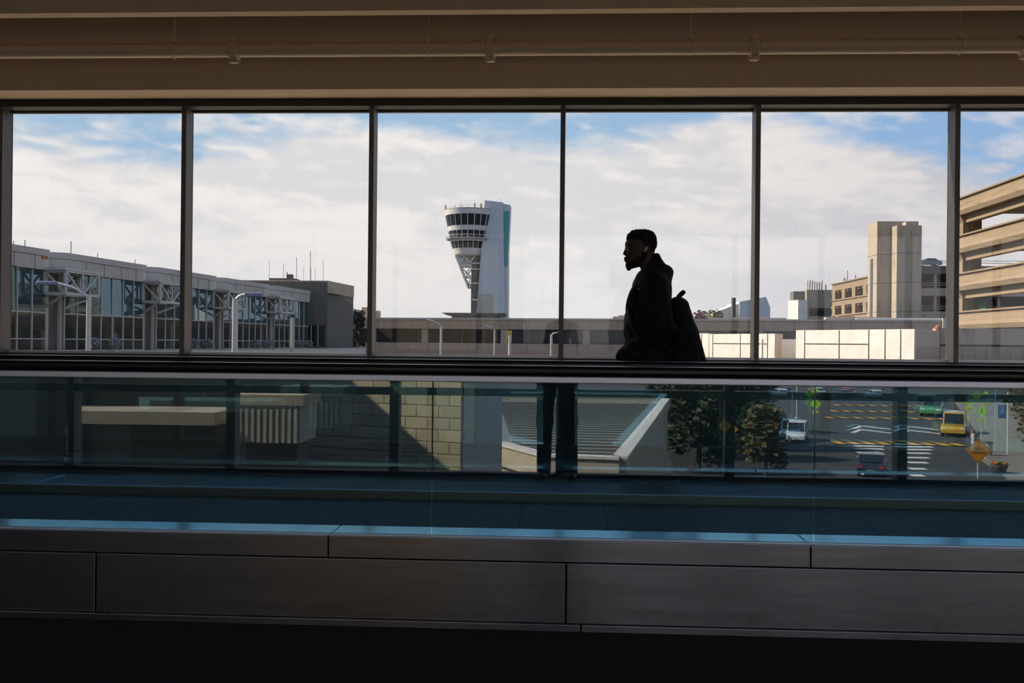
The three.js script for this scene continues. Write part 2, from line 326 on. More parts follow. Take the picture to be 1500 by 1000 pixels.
// tapered capsule a->b, radii r0->r1, widened sideways (z) by 1/sz
const cone = (a, b, r0, r1, sz = 1) => {
  const dx = b[0] - a[0], dy = b[1] - a[1], dz = (b[2] - a[2]) * sz, q = dx * dx + dy * dy + dz * dz || 1e-9;
  return (x, y, z) => { const px = x - a[0], py = y - a[1], pz = (z - a[2]) * sz, t = clamp((px * dx + py * dy + pz * dz) / q); return Math.hypot(px - t * dx, py - t * dy, pz - t * dz) - r0 - t * (r1 - r0); };
};
const ell = (c, r) => { const m = Math.min(...r); return (x, y, z) => { const a = (x - c[0]) / r[0], b = (y - c[1]) / r[1], d = (z - c[2]) / r[2], k = Math.sqrt(a * a + b * b + d * d); return (k - 1) * m * (k > 1 ? 1 : 1); }; };
const smin = (a, b, k) => { const h = Math.max(k - Math.abs(a - b), 0) / k; return Math.min(a, b) - h * h * k * 0.25; };
const blend = (list, k) => (x, y, z) => { let d = 1e9; for (const f of list) d = smin(d, f(x, y, z), k); return d; };
const skin = std(L(0.06, 0.03, 0.02), 0.6), hairM = std(L(0.008, 0.007, 0.007), 0.95), jacketM = phys(L(0.007, 0.007, 0.008), 0.8, 0, { specularIntensity: 0.5 });
const jeansM = std(L(0.014, 0.014, 0.018), 0.9), shoeM = std(L(0.02, 0.02, 0.02), 0.6), soleM = std(L(0.6, 0.58, 0.55), 0.7), packM = phys(L(0.006, 0.006, 0.007), 0.8, 0, { specularIntensity: 0.5 }), logoM = std(L(0.35, 0.34, 0.34), 0.5);

{ // man in a dark jacket walking left (-x); near side is +z
  const P = [0.565, 0, -6.9];
  const man = thing('person', 'man in black hooded jacket walking along the windows with earbuds in', 'person', P);
  // ---- skeleton joints
  const hipL = [0.045, 0.95, 0.085], kneeL = [-0.1, 0.54, 0.09], ankL = [-0.165, 0.12, 0.09];     // near leg, forward
  const hipR = [0.055, 0.95, -0.085], kneeR = [0.14, 0.52, -0.09], ankR = [0.32, 0.16, -0.09];    // far leg, pushing off
  const shL = [0.035, 1.455, 0.19], elL = [0.09, 1.16, 0.255], wrL = [-0.04, 1.06, 0.2];
  const shR = [0.035, 1.455, -0.19], elR = [0.06, 1.16, -0.255], wrR = [-0.04, 1.06, -0.2];
  const headF = [
    ell([-0.04, 1.748, 0], [0.1, 0.09, 0.074]), ell([-0.086, 1.7, 0], [0.061, 0.084, 0.062]), cone([-0.05, 1.665, 0], [-0.116, 1.617, 0], 0.05, 0.028, 0.85),
    ell([-0.129, 1.748, 0], [0.02, 0.016, 0.05]),
  ];
  const noseF = [cone([-0.14, 1.725, 0], [-0.158, 1.684, 0], 0.009, 0.0125, 0.95), ell([-0.15, 1.678, 0.012], [0.012, 0.01, 0.01]), ell([-0.15, 1.678, -0.012], [0.011, 0.009, 0.009])];
  const lipsF = [ell([-0.15, 1.65, 0], [0.014, 0.0095, 0.022]), ell([-0.147, 1.631, 0], [0.014, 0.01, 0.02])];
  const cheek = [ell([-0.11, 1.695, 0.036], [0.03, 0.03, 0.022]), ell([-0.11, 1.695, -0.036], [0.03, 0.03, 0.022])];
  const eyes = [ell([-0.112, 1.728, 0.031], [0.013, 0.009, 0.015]), ell([-0.112, 1.728, -0.031], [0.013, 0.009, 0.015])];
  const earF = [ell([-0.012, 1.715, 0.076], [0.02, 0.032, 0.009]), ell([-0.012, 1.715, -0.076], [0.02, 0.032, 0.009])];
  const neckF = [cone([-0.01, 1.66, 0], [0.035, 1.5, 0], 0.056, 0.066)];
  const big = blend([...headF, ...neckF], 0.03), feat = blend([...noseF, ...lipsF, ...cheek], 0.014);
  const head = (x, y, z) => { let d = smin(big(x, y, z), feat(x, y, z), 0.012); for (const e of earF) d = smin(d, e(x, y, z), 0.006); let s = 1e9; for (const e of eyes) s = Math.min(s, Math.abs(e(x, y, z)) - 0.002); return d; };
  const hand = (w, s) => { // palm and five fingers, lightly closed inside the pocket
    const out = [cone(w, [w[0] - 0.045, w[1] - 0.045, w[2]], 0.028, 0.03, 0.75)];
    for (let i = 0; i < 4; i++) { const o = (i - 1.5) * 0.019, b = [w[0] - 0.055, w[1] - 0.06, w[2] + o * 0.9], m = [b[0] - 0.016 + i * 0.002, b[1] - 0.03, b[2]]; out.push(cone(b, m, 0.0095, 0.009), cone(m, [m[0] - 0.006, m[1] - 0.03 + 0.004 * Math.abs(i - 1.2), m[2]], 0.009, 0.0075)); }
    out.push(cone([w[0] - 0.03, w[1] - 0.03, w[2] + s * 0.03], [w[0] - 0.075, w[1] - 0.075, w[2] + s * 0.035], 0.012, 0.009)); return out;
  };
  const rest = blend([cone([0.04, 1.42, 0], [0.05, 1.0, 0], 0.1, 0.1, 0.62), cone(shL, elL, 0.045, 0.038), cone(elL, wrL, 0.038, 0.028), cone(shR, elR, 0.045, 0.038), cone(elR, wrR, 0.038, 0.028),
    cone(hipL, kneeL, 0.07, 0.05), cone(kneeL, ankL, 0.05, 0.034), cone(hipR, kneeR, 0.07, 0.05), cone(kneeR, ankR, 0.05, 0.034),
    cone(ankL, [ankL[0] - 0.13, 0.055, 0.09], 0.034, 0.026), cone(ankR, [ankR[0] - 0.1, 0.05, -0.09], 0.034, 0.026)], 0.05);
  const handF = blend([...hand(wrL, 1), ...hand(wrR, -1)], 0.008);
  const headG = sdfMesh(head, [-0.19, 1.53, -0.1], [0.11, 1.87, 0.1], 0.0042);
  const bodyG = sdfMesh((x, y, z) => smin(smin(rest(x, y, z), handF(x, y, z), 0.01), blend(neckF, 0.03)(x, y, z), 0.03), [-0.4, 0, -0.35], [0.48, 1.6, 0.35], 0.011);
  part('body', [headG, bodyG], skin, man);
  // ---- hair: a short rough cap, fuller at the crown
  const capF = (x, y, z) => {
    const pw = (v) => Math.pow(Math.abs(v), 2.5), q = Math.pow(pw((x + 0.044) / 0.1) + pw((y - 1.762) / 0.084) + pw(z / 0.084), 0.4);
    const d = (q - 1) * 0.084 - 0.003 + 0.014 * (vnoise(x * 150 + 9 + z * 40, y * 150 + z * 160) - 0.5);
    const face = (lerp(1.775, 1.672, sstep(-0.06, 0.01, x)) - y) * 0.7; // hairline steps down in front of the ear
    return Math.max(d, Math.min(face, 0.2));
  };
  part('hair', sdfMesh(capF, [-0.18, 1.63, -0.12], [0.12, 1.88, 0.12], 0.004), hairM, man);
  const beardF = (x, y, z) => {
    const d = Math.min(cone([-0.06, 1.645, 0], [-0.122, 1.603, 0], 0.056, 0.029, 0.88)(x, y, z), ell([-0.13, 1.594, 0], [0.018, 0.028, 0.024])(x, y, z), ell([-0.03, 1.675, 0], [0.03, 0.06, 0.074])(x, y, z)) - 0.002 + 0.004 * (vnoise(x * 200 + z * 90, y * 200 + z * 170) - 0.5);
    return Math.max(d, y - (1.622 + Math.max(0, (x + 0.115)) * 0.95), x - 0.0);
  };
  part('beard', sdfMesh(beardF, [-0.17, 1.54, -0.1], [0.02, 1.75, 0.1], 0.004), hairM, man);
  for (const s of [1, -1]) part('eye', new THREE.SphereGeometry(0.011, 12, 10).translate(-0.127, 1.727, 0.031 * s), std(L(0.35, 0.33, 0.3), 0.3), man);
  for (const s of [1, -1]) part('earbud', [rod(V(-0.018, 1.712, 0.08 * s), V(-0.03, 1.686, 0.086 * s), 0.0055, 0.0045), new THREE.SphereGeometry(0.009, 10, 8).translate(-0.016, 1.713, 0.079 * s)], std(L(0.75, 0.75, 0.75), 0.35), man);
  // ---- jacket
  const wr = (x, y, z) => 0.006 * Math.sin(y * 46 + 5 * Math.sin(x * 14 + z * 9)) * sstep(1.45, 1.2, y) + 0.004 * (vnoise(x * 40 + z * 22, y * 34) - 0.5);
  const torsoF = blend([cone([0.03, 1.43, 0], [0.015, 1.2, 0], 0.135, 0.158, 0.6), cone([0.015, 1.2, 0], [0.02, 0.93, 0], 0.158, 0.168, 0.68), cone([0.03, 1.47, 0.1], [0.03, 1.47, -0.1], 0.1, 0.1)], 0.06);
  const armF = blend([cone(shL, elL, 0.083, 0.072), cone(elL, wrL, 0.07, 0.056), cone(wrL, [-0.14, 0.98, 0.19], 0.062, 0.062), cone(shR, elR, 0.083, 0.072), cone(elR, wrR, 0.07, 0.056), cone(wrR, [-0.14, 0.98, -0.19], 0.062, 0.062)], 0.03);
  const collarF = blend([cone([0.012, 1.53, 0], [0.035, 1.49, 0], 0.07, 0.095), cone([0.03, 1.61, 0], [0.06, 1.54, 0], 0.05, 0.08, 0.7), ell([0.056, 1.615, 0], [0.042, 0.072, 0.095]), ell([0.114, 1.548, 0], [0.064, 0.06, 0.12]), cone([0.02, 1.59, 0.075], [0.07, 1.6, 0.04], 0.034, 0.042), cone([0.02, 1.59, -0.075], [0.07, 1.6, -0.04], 0.034, 0.042)], 0.02);
  const jacketF = (x, y, z) => Math.max(smin(smin(torsoF(x, y, z), armF(x, y, z), 0.035), collarF(x, y, z), 0.04) + wr(x, y, z), 0.83 - y, -cone([-0.06, 1.66, 0], [0.0, 1.6, 0], 0.066, 0.062)(x, y, z));
  part('jacket', sdfMesh(jacketF, [-0.26, 0.8, -0.38], [0.26, 1.74, 0.38], 0.01), jacketM, man);
  part('zip', [bar(V(-0.104, 1.42, 0), V(-0.143, 1.2, 0), 0.006, 0.012), bar(V(-0.143, 1.2, 0), V(-0.15, 0.9, 0), 0.006, 0.012)], std(L(0.03, 0.03, 0.03), 0.4, 0.6), man);
  // ---- small light chest emblem: a curved tick
  { const s = new THREE.Shape(); s.moveTo(-0.022, 0.004); s.quadraticCurveTo(-0.02, -0.011, -0.006, -0.007); s.lineTo(0.022, 0.008); s.quadraticCurveTo(-0.004, 0, -0.01, -0.001); s.quadraticCurveTo(-0.018, -0.001, -0.022, 0.004);
    const g = new THREE.ExtrudeGeometry(s, { depth: 0.002, bevelEnabled: false, curveSegments: 8 }); g.rotateY(-0.6); g.translate(-0.066, 1.432, 0.178); part('chest_emblem', g, logoM, man); }
  // ---- trousers and shoes
  const legF = blend([cone(hipL, kneeL, 0.092, 0.07), cone(kneeL, ankL, 0.07, 0.055), cone(hipR, kneeR, 0.092, 0.07), cone(kneeR, ankR, 0.07, 0.055), cone([0.045, 0.98, 0.04], [0.045, 0.98, -0.04], 0.13, 0.13)], 0.045);
  part('trousers', sdfMesh((x, y, z) => Math.max(legF(x, y, z) + 0.005 * Math.sin(y * 60 + x * 20) * sstep(0.5, 0.2, y), 0.1 - y), [-0.35, 0.05, -0.25], [0.5, 1.1, 0.25], 0.011), jeansM, man);
  const shoe = (ax, az, lift) => {
    const toe = [ax - 0.19, 0.045, az], up = blend([cone([ax + 0.02, 0.07 + lift, az], [ax - 0.06, 0.065 + lift * 0.5, az], 0.052, 0.046, 0.95), cone([ax - 0.06, 0.065 + lift * 0.5, az], toe, 0.046, 0.034, 0.8), cone([ax + 0.01, 0.08 + lift, az], [ax + 0.015, 0.14 + lift, az], 0.05, 0.045)], 0.03);
    const base = (x) => 0.02 + lift * sstep(toe[0] + 0.05, ax + 0.06, x);
    const sh = part('shoe', sdfMesh((x, y, z) => Math.max(up(x, y, z), base(x) - y), [ax - 0.27, 0, az - 0.08], [ax + 0.12, 0.24 + lift, az + 0.08], 0.007), shoeM, man);
    part('sole', sdfMesh((x, y, z) => Math.max(up(x, y + 0 * x, z) - 0.004, y - base(x) - 0.014, base(x) - 0.02 - y), [ax - 0.27, -0.02, az - 0.09], [ax + 0.12, 0.12 + lift, az + 0.09], 0.0065), soleM, sh);
    const g = new THREE.TorusGeometry(0.03, 0.005, 6, 14, 1.9); g.rotateZ(2.6); g.scale(1.3, 0.7, 1); g.translate(ax - 0.05, 0.085 + lift * 0.6, az + 0.05); part('side_mark', g, soleM, sh);
  };
  shoe(-0.165, 0.09, 0); shoe(0.32, -0.09, 0.05);
  // ---- backpack
  const bp = thing('backpack', 'black backpack worn on the back of the walking man', 'backpack', P);
  const bagF = (x, y, z) => { const d = blend([cone([0.215, 1.31, 0], [0.245, 1.1, 0], 0.075, 0.105, 0.6), cone([0.245, 1.1, 0], [0.265, 0.92, 0], 0.105, 0.125, 0.7), cone([0.18, 1.3, 0], [0.19, 0.9, 0], 0.06, 0.08, 0.5)], 0.05)(x, y, z); return Math.max(d + 0.003 * (vnoise(x * 50, y * 50 + z * 30) - 0.5), 0.83 - y); };
  part('bag_body', sdfMesh((x, y, z) => Math.max(bagF(x, y, z), -(jacketF(x, y, z) - 0.002)), [0.08, 0.8, -0.24], [0.46, 1.42, 0.24], 0.01), packM, bp);
  part('front_pocket', sdfMesh(blend([cone([0.33, 1.08, 0], [0.355, 0.93, 0], 0.04, 0.055, 0.5)], 0.02), [0.26, 0.84, -0.2], [0.46, 1.16, 0.2], 0.01), packM, bp);
  const loop = new THREE.CatmullRomCurve3([V(0.19, 1.36, 0.03), V(0.21, 1.395, 0.02), V(0.245, 1.425, 0), V(0.255, 1.418, -0.01), V(0.225, 1.385, -0.02), V(0.205, 1.36, -0.03)]);
  part('grab_handle', new THREE.TubeGeometry(loop, 24, 0.009, 8), packM, bp);
  for (const s of [1, -1]) { const c = new THREE.CatmullRomCurve3([V(0.125, 1.37, 0.11 * s), V(0.085, 1.5, 0.125 * s), V(0.0, 1.53, 0.125 * s), V(-0.095, 1.42, 0.125 * s), V(-0.115, 1.25, 0.15 * s), V(0.02, 1.1, 0.235 * s), V(0.17, 1.0, 0.19 * s)]); const g = new THREE.TubeGeometry(c, 60, 0.02, 8); part('shoulder_strap', g, packM, bp); }
}
{ // photographer, standing against the opposite windows, back to the glass (seen only as a reflection)
  const P = [-0.075, FN, 0.3];
  const ph = thing('person', 'person in dark clothes standing at the window and holding a camera at chest height', 'person', P);
  const J = (x, y, z) => [x, y, z];
  const legs = (r) => blend([cone(J(-0.085, 0.9, 0), J(-0.1, 0.5, -0.02), 0.085 * r, 0.062 * r), cone(J(-0.1, 0.5, -0.02), J(-0.105, 0.09, 0), 0.062 * r, 0.056 * r), cone(J(0.085, 0.9, 0), J(0.105, 0.5, -0.03), 0.085 * r, 0.062 * r), cone(J(0.105, 0.5, -0.03), J(0.12, 0.09, 0), 0.062 * r, 0.056 * r), cone(J(-0.05, 0.95, 0), J(0.05, 0.95, 0), 0.12 * r, 0.12 * r)], 0.04);
  const sh = [0.19, 1.42, 0.02], el = [0.24, 1.13, -0.02], wrs = [0.1, 1.04, -0.2];
  const mir = (a) => [-a[0], a[1], a[2]];
  const tr = (r) => blend([cone(J(0, 1.38, 0.02), J(0, 1.0, 0), 0.13 * r, 0.125 * r), cone(J(0.1, 1.42, 0.02), J(-0.1, 1.42, 0.02), 0.09 * r, 0.09 * r), ...[sh, mir(sh)].flatMap((s, i) => { const e = i ? mir(el) : el, w = i ? mir(wrs) : wrs; return [cone(s, e, 0.062 * r, 0.05 * r), cone(e, w, 0.05 * r, 0.036 * r)]; })], 0.05);
  const fingers = [1, -1].flatMap((s) => { const o = [cone([0.1 * s, 1.04, -0.2], [0.078 * s, 1.05, -0.25], 0.032, 0.03)]; for (let i = 0; i < 4; i++) o.push(cone([0.085 * s, 1.02 + i * 0.02, -0.262], [0.055 * s, 1.02 + i * 0.019, -0.283], 0.0095, 0.008)); o.push(cone([0.075 * s, 1.075, -0.225], [0.045 * s, 1.095, -0.24], 0.011, 0.009)); return o; });
  const hd = blend([ell([0, 1.66, 0.0], [0.076, 0.105, 0.095]), cone([0, 1.62, -0.05], [0, 1.575, -0.07], 0.045, 0.03), cone([0, 1.58, 0.01], [0, 1.45, 0.02], 0.055, 0.062), cone([0, 1.66, -0.09], [0, 1.63, -0.108], 0.01, 0.012), ell([0.076, 1.655, 0], [0.01, 0.03, 0.02]), ell([-0.076, 1.655, 0], [0.01, 0.03, 0.02])], 0.025);
  const fb = blend(fingers, 0.008), tb = tr(0.85), lb = legs(0.85);
  part('body', [sdfMesh((x, y, z) => smin(smin(hd(x, y, z), tb(x, y, z), 0.03), smin(lb(x, y, z), fb(x, y, z), 0.01), 0.02), [-0.33, 0, -0.32], [0.33, 1.8, 0.16], 0.012)], skin, ph);
  part('hair', sdfMesh((x, y, z) => Math.max(ell([0, 1.675, 0.008], [0.085, 0.108, 0.104])(x, y, z), 1.69 - y - z * 0.9), [-0.12, 1.5, -0.14], [0.12, 1.81, 0.14], 0.008), hairM, ph);
  const tc = tr(1.06);
  part('jacket', sdfMesh((x, y, z) => Math.max(tc(x, y, z), 0.9 - y, -0.19 - z), [-0.36, 0.85, -0.3], [0.36, 1.58, 0.2], 0.012), jacketM, ph);
  const lc = legs(1.05);
  part('trousers', sdfMesh((x, y, z) => Math.max(lc(x, y, z), 0.06 - y), [-0.25, 0.02, -0.18], [0.25, 1.1, 0.18], 0.011), jeansM, ph);
  for (const s of [-1, 1]) part('shoe', sdfMesh((x, y, z) => Math.max(cone([s * 0.113, 0.05, 0.03], [s * 0.125, 0.035, -0.16], 0.052, 0.042)(x, y, z), -y + 0.001), [s * 0.12 - 0.08, 0, -0.24], [s * 0.12 + 0.08, 0.13, 0.12], 0.008), shoeM, ph);
  const cam = thing('handheld_camera', 'black camera held in both hands of the person by the window', 'camera', [-0.0, EYE, 0.03]);
  part('camera_body', rbox(-0.065, 0.065, -0.045, 0.045, 0.0, 0.045, 0.01), M.dark, cam);
  part('viewfinder', rbox(-0.02, 0.02, 0.045, 0.065, 0.005, 0.04, 0.006), M.dark, cam);
  ph.position.x = -0.06;
}

// ================================================================== OUTSIDE, BEYOND THE WINDOWS
const GR = -8;
struct('ground', bx(-700, 700, GR - 1, GR, -900, 300), M.asphalt, 'asphalt ground around the airport roads');

{ // ---- terminal with stepped glass modules (local: +x out of the facade, -z along it away from the bridge)
  const t = thing('terminal_building', 'terminal with stepped pale fascias over tall blue glass and white truss brackets', 'building', [-38.0, 0, -73.6], -0.083);
  const top = 7.56, fb = 6.06, PIT = 14.25, LEN = 11.95;
  part('core', bx(-10, -0.5, GR, fb, -53.4, 30), M.greyDark, t);
    for (let i = -2; i <= 3; i++) {
    const s0 = i * PIT, z0 = -s0, z1 = -s0 - LEN; // from z0 (near) to z1 (far)
    // fascia: chamfered near end
    const fas = part('fascia', prism([[-9, z0 + 1.9], [-1.35, z0 + 1.9], [-1.35, z0 + 1.2], [0.25, z0 - 0.1], [0.25, z1], [-9, z1]], fb, 7.05), M.panel, t);
    part('coping', prism([[-9, z0 + 1.95], [-1.3, z0 + 1.95], [-1.3, z0 + 1.22], [0.31, z0 - 0.1], [0.31, z1 - 0.03], [-9, z1 - 0.03]], 7.08, top), M.panel, fas);
    part('shadow_joint', prism([[-9, z0 + 1.85], [-1.4, z0 + 1.85], [-1.4, z0 + 1.15], [0.18, z0 - 0.13], [0.18, z1 + 0.02], [-9, z1 + 0.02]], 7.04, 7.09), M.joint, fas);
    for (const f of [0.22, 0.44, 0.66, 0.86]) part('panel_joint', bx(0.24, 0.262, fb, 7.05, z0 - LEN * f - 0.03, z0 - LEN * f + 0.03), M.joint, fas);
    const N = 7, pw = LEN / N;
    for (let k = 0; k < N; k++) {
      const b = z0 - k * pw, a = b - pw, tilt = (hash(i * 31 + k, 5) - 0.5) * 0.012, lean = 0.007 + 0.008 * hash(i * 17 + k, 9);
      for (const [y0, y1, m] of [[2.98, fb - 0.05, M.facadeGlass], [1.05, 2.92, M.facadeGlassLow], [0.2, 0.98, M.facadeGlassLow]]) { const p = part('glass_pane', bx(-0.03, 0.03, (y0 - y1) / 2, (y1 - y0) / 2, (a - b) / 2 + 0.05, (b - a) / 2 - 0.05), m, t); p.position.set(0, (y0 + y1) / 2, (a + b) / 2); p.rotation.set(0, tilt, y0 > 2 ? lean : 0.002); }
      part('mullion', bx(0.02, 0.12, 0.2, fb, b - 0.045, b + 0.045), M.whiteSteel, t);
    }
    part('transom', bx(0.02, 0.12, 2.9, 2.98, z1, z0), M.whiteSteel, t); part('transom', bx(0.02, 0.1, 0.98, 1.05, z1, z0), M.whiteSteel, t);
    part('base', bx(-0.3, 0.2, -1.2, 0.2, z1, z0), M.panel, t);
    // recess between modules: two columns and dark glass
    const gz = z0 + 1.15;
    part('recess_glass', bx(-1.45, -1.38, 0.2, fb, z0 - 0.2, z0 + 2.4), M.facadeGlassLow, t);
    for (const c of [z0 + 1.9, z0 - 0.15]) part('column', rod(V(-0.35, -1, c), V(-0.35, fb, c), 0.3, 0.3, 14), M.panel, t);
    // truss bracket
    const tr = new THREE.Group(); tr.name = 'truss_bracket'; t.add(tr);
    const x0 = 0.1, x1 = 1.7, y0 = 4.35, y1 = 6.0, za = z0 + 2.5, zb = z0 - 1.9, th = 0.2, B = (a, b, w = th) => part('strut', bar(a, b, w), M.whiteSteel, tr);
    for (const z of [za, zb]) { B(V(x0, y1, z), V(x1, y1, z)); B(V(x0, y0, z), V(x1, y0, z)); B(V(x0, y1, z), V(x1, y0, z), 0.12); B(V(x0, y0, z), V(x0, y1, z)); B(V(x1, y0, z), V(x1, y1, z)); }
    for (const x of [x0, x1]) { B(V(x, y1, za), V(x, y1, zb)); B(V(x, y0, za), V(x, y0, zb)); }
    B(V(x1, y1, za), V(x1, y0, (za + zb) / 2), 0.12); B(V(x1, y0, (za + zb) / 2), V(x1, y1, zb), 0.12); B(V(x1, y1, (za + zb) / 2), V(x1, y0, (za + zb) / 2), 0.14);
    B(V(x1, y0, za), V(-0.3, 3.3, z0 + 1.9), 0.16); B(V(x1, y0, zb), V(-0.3, 3.3, z0 - 0.15), 0.16);
    part('canopy', bx(x0 - 0.4, x1 + 0.15, 6.05, 6.22, zb - 0.3, za + 0.3), M.whiteSteel, tr);
  }
  part('wall_sign', bx(0.26, 0.3, 6.85, 7.2, 2.5, 3.2), M.brick, t);
  for (const [z, h] of [[5.8, 0.7], [4.9, 0.4], [-2.2, 1.1], [-6, 0.5], [-12, 0.5], [3.6, 0.6]]) part('roof_mast', rod(V(-0.8, top - 0.2, z), V(-0.8, top + h, z), 0.05), M.pole, t);
}
solo('bounce_roof', bx(-18, 18, -0.7, -0.4, -16, -8.35), std(L(0.8, 0.68, 0.54), 0.9, 0, { map: rept(grainT, 0.2, 0.2) }), 'added unseen pale roof outside the window band, bouncing sunlight onto the ceiling', 'roof');  // unseen slab, added to bounce warm sunlight up to the bridge ceiling
{ // low parapet in front of the terminal
  const p = thing('parapet_wall', 'low pale panelled parapet in front of the glass terminal', 'wall', [-34.2, 0, -60], -0.083);
  for (let k = 0; k < 18; k++) { part('panel', bx(-0.15, 0.15, -0.6, 0.12, -4.3 * (k + 1) + 0.04, -4.3 * k), M.white, p); }
  part('footing', bx(-0.4, 0.1, GR, -0.62, -77.4, 10), M.grey, p);
  part('coping', bx(-0.2, 0.2, 0.14, 0.2, -77.4, 0), M.panel, p);
}
// pale clipped shrubs along the parapet
{
  const lg = []; for (let i = 0; i < 260; i++) { const a = rnd() * 6.28, b = Math.acos(2 * rnd() - 1), r = 0.55 * Math.cbrt(0.4 + 0.6 * rnd()), q = new THREE.PlaneGeometry(0.16, 0.13); q.rotateX(rnd() * 6); q.rotateY(rnd() * 6); q.translate(r * Math.sin(b) * Math.cos(a), 0.6 + r * Math.cos(b), r * Math.sin(b) * Math.sin(a)); lg.push(q); }
  const g = merged(lg), lm = std(L(0.3, 0.34, 0.38), 0.8, 0, { side: THREE.DoubleSide });
  let sk = 0; const stem = rod(V(0, -0.1, 0), V(0, 0.5, 0), 0.04, 0.03, 6);
  for (const d of [75, 78, 92, 95, 107, 110.5, 121, 124]) {
    const s = thing('shrub', 'pale blue-grey rounded shrub behind the parapet at the ' + ['first', 'second', 'third', 'fourth'][sk++ >> 1] + ' terminal truss from the bridge', 'shrub', [-36.4 + (d - 73) * 0.083, 0.0, -d], d, 'shrubs along the terminal front');
    part('foliage', g, lm, s); part('stem', stem, M.dark, s); s.scale.setScalar(0.85); s.position.y = 0.2;
    // planter under it
    part('planter', bx(-0.5, 0.5, -1.6, 0.0, -0.5, 0.5), M.grey, s);
  }
}
function lampPole(x, z, y0, h, arm, headLen, rad, label, tall) {
  const p = thing('light_pole', label, 'light pole', [x, y0, z], 0, 'road light poles');
  part('pole', rod(V(0, 0, 0), V(0, h, 0), rad * 1.25, rad, 12), M.pole, p);
  part('base', rod(V(0, 0, 0), V(0, 0.3, 0), rad * 2.2, rad * 2.2, 12), M.pole, p);
  if (arm) {
    const c = new THREE.CatmullRomCurve3([V(0, h - 0.1, 0), V(arm * 0.45, h + Math.abs(arm) * 0.22, 0), V(arm, h + Math.abs(arm) * 0.38, 0)]);
    part('arm', new THREE.TubeGeometry(c, 16, rad * 0.6, 8), M.pole, p);
    const hx = arm, hy = h + Math.abs(arm) * 0.38, s = Math.sign(arm);
    part('lamp_head', rbox(Math.min(hx, hx + s * headLen), Math.max(hx, hx + s * headLen), hy - 0.1, hy + 0.1, -0.2, 0.2, 0.05), std(L(0.16, 0.18, 0.28), 0.5), p);
  }
  return p;
}
lampPole(-25.45, -52, GR, 11.35, -1.75, 1.05, 0.13, 'tall light pole with one arm before the nearest terminal truss');
lampPole(-16.15, -48, GR, 11.1, 0.5, 0.85, 0.14, 'thick pale light pole with a short dark lamp head beside the terminal');
lampPole(-26.6, -96, GR, 11.3, 0, 0, 0.16, 'plain pale pole in front of the farther terminal glass');
lampPole(-15.6, -125, GR, 11.2, -1.9, 1.2, 0.14, 'street light with a curved arm in front of the long concourse');
lampPole(-10.6, -150, GR, 11.1, -1.6, 0.9, 0.12, 'far street light beside the yellow sign of the long concourse');
lampPole(-6.9, -125, GR, 10.0, 0, 0, 0.16, 'bare pole standing before the long concourse glazing');
lampPole(-1.6, -118, GR, 10.1, 0.6, 0.5, 0.13, 'pole with a small lamp by the end of the long concourse glazing');
lampPole(-48.5, -62, GR, 10.2, 0, 0, 0.1, 'thin pole close to the terminal window bay');
{ const s = thing('road_sign', 'small yellow sign on a post before the long concourse', 'sign', [-7.9, GR, -140]); part('post', rod(V(0, 0, 0), V(0, 9.6, 0), 0.07), M.pole, s); part('sign_plate', bx(-0.45, 0.45, 9.2, 10.8, 0.06, 0.12), std(L(0.6, 0.42, 0.12), 0.6), s); }

{ // ---- dark concrete block beyond the terminal
  const g = thing('concrete_block_building', 'dark grey windowless concrete building behind the end of the terminal', 'building', [0, 0, -1.6]);
  part('walls', prism([[-52, -128.6], [-31.4, -128.6], [-30.6, -141], [-52, -141]], GR, 8.9), M.greyDark, g);
  part('roof_edge', prism([[-52.1, -128.5], [-31.3, -128.5], [-30.5, -141.1], [-52.1, -141.1]], 8.9, 9.05), M.grey, g);
  part('upper_panel', prism([[-31.4, -128.52], [-31.0, -128.52], [-30.5, -140.9], [-30.8, -140.9]], 7.4, 8.85), M.conc, g);
  const wn = part('window', bx(-34.4, -31.7, 0.4, 3.2, -128.64, -128.5), M.darkGlass, g);
  for (const x of [-33.5, -32.6]) part('mullion', bx(x - 0.05, x + 0.05, 0.4, 3.2, -128.5, -128.42), M.whiteSteel, wn);
  for (const x of [-50, -46, -42, -38, -34.5]) part('panel_joint', bx(x - 0.04, x + 0.04, GR, 8.9, -128.62, -128.55), M.joint, g);
  for (const [x, h, r] of [[-40.6, 3.1, 0.03], [-38.6, 2.6, 0.04], [-38.1, 1.6, 0.08], [-36.8, 3.6, 0.05], [-34.9, 4.4, 0.06], [-34.85, 2.1, 0.09], [-33.1, 3.2, 0.04], [-35.8, 2.4, 0.03], [-34.2, 2.0, 0.03]]) part('antenna', rod(V(x, 8.9, -133), V(x, 8.9 + h, -133), r), M.pole, g);
  part('roof_unit', [bx(-40, -36.6, 9, 9.5, -134, -131), bx(-37.9, -37.2, 9.5, 10.1, -133, -132)], M.greyDark, g);
}
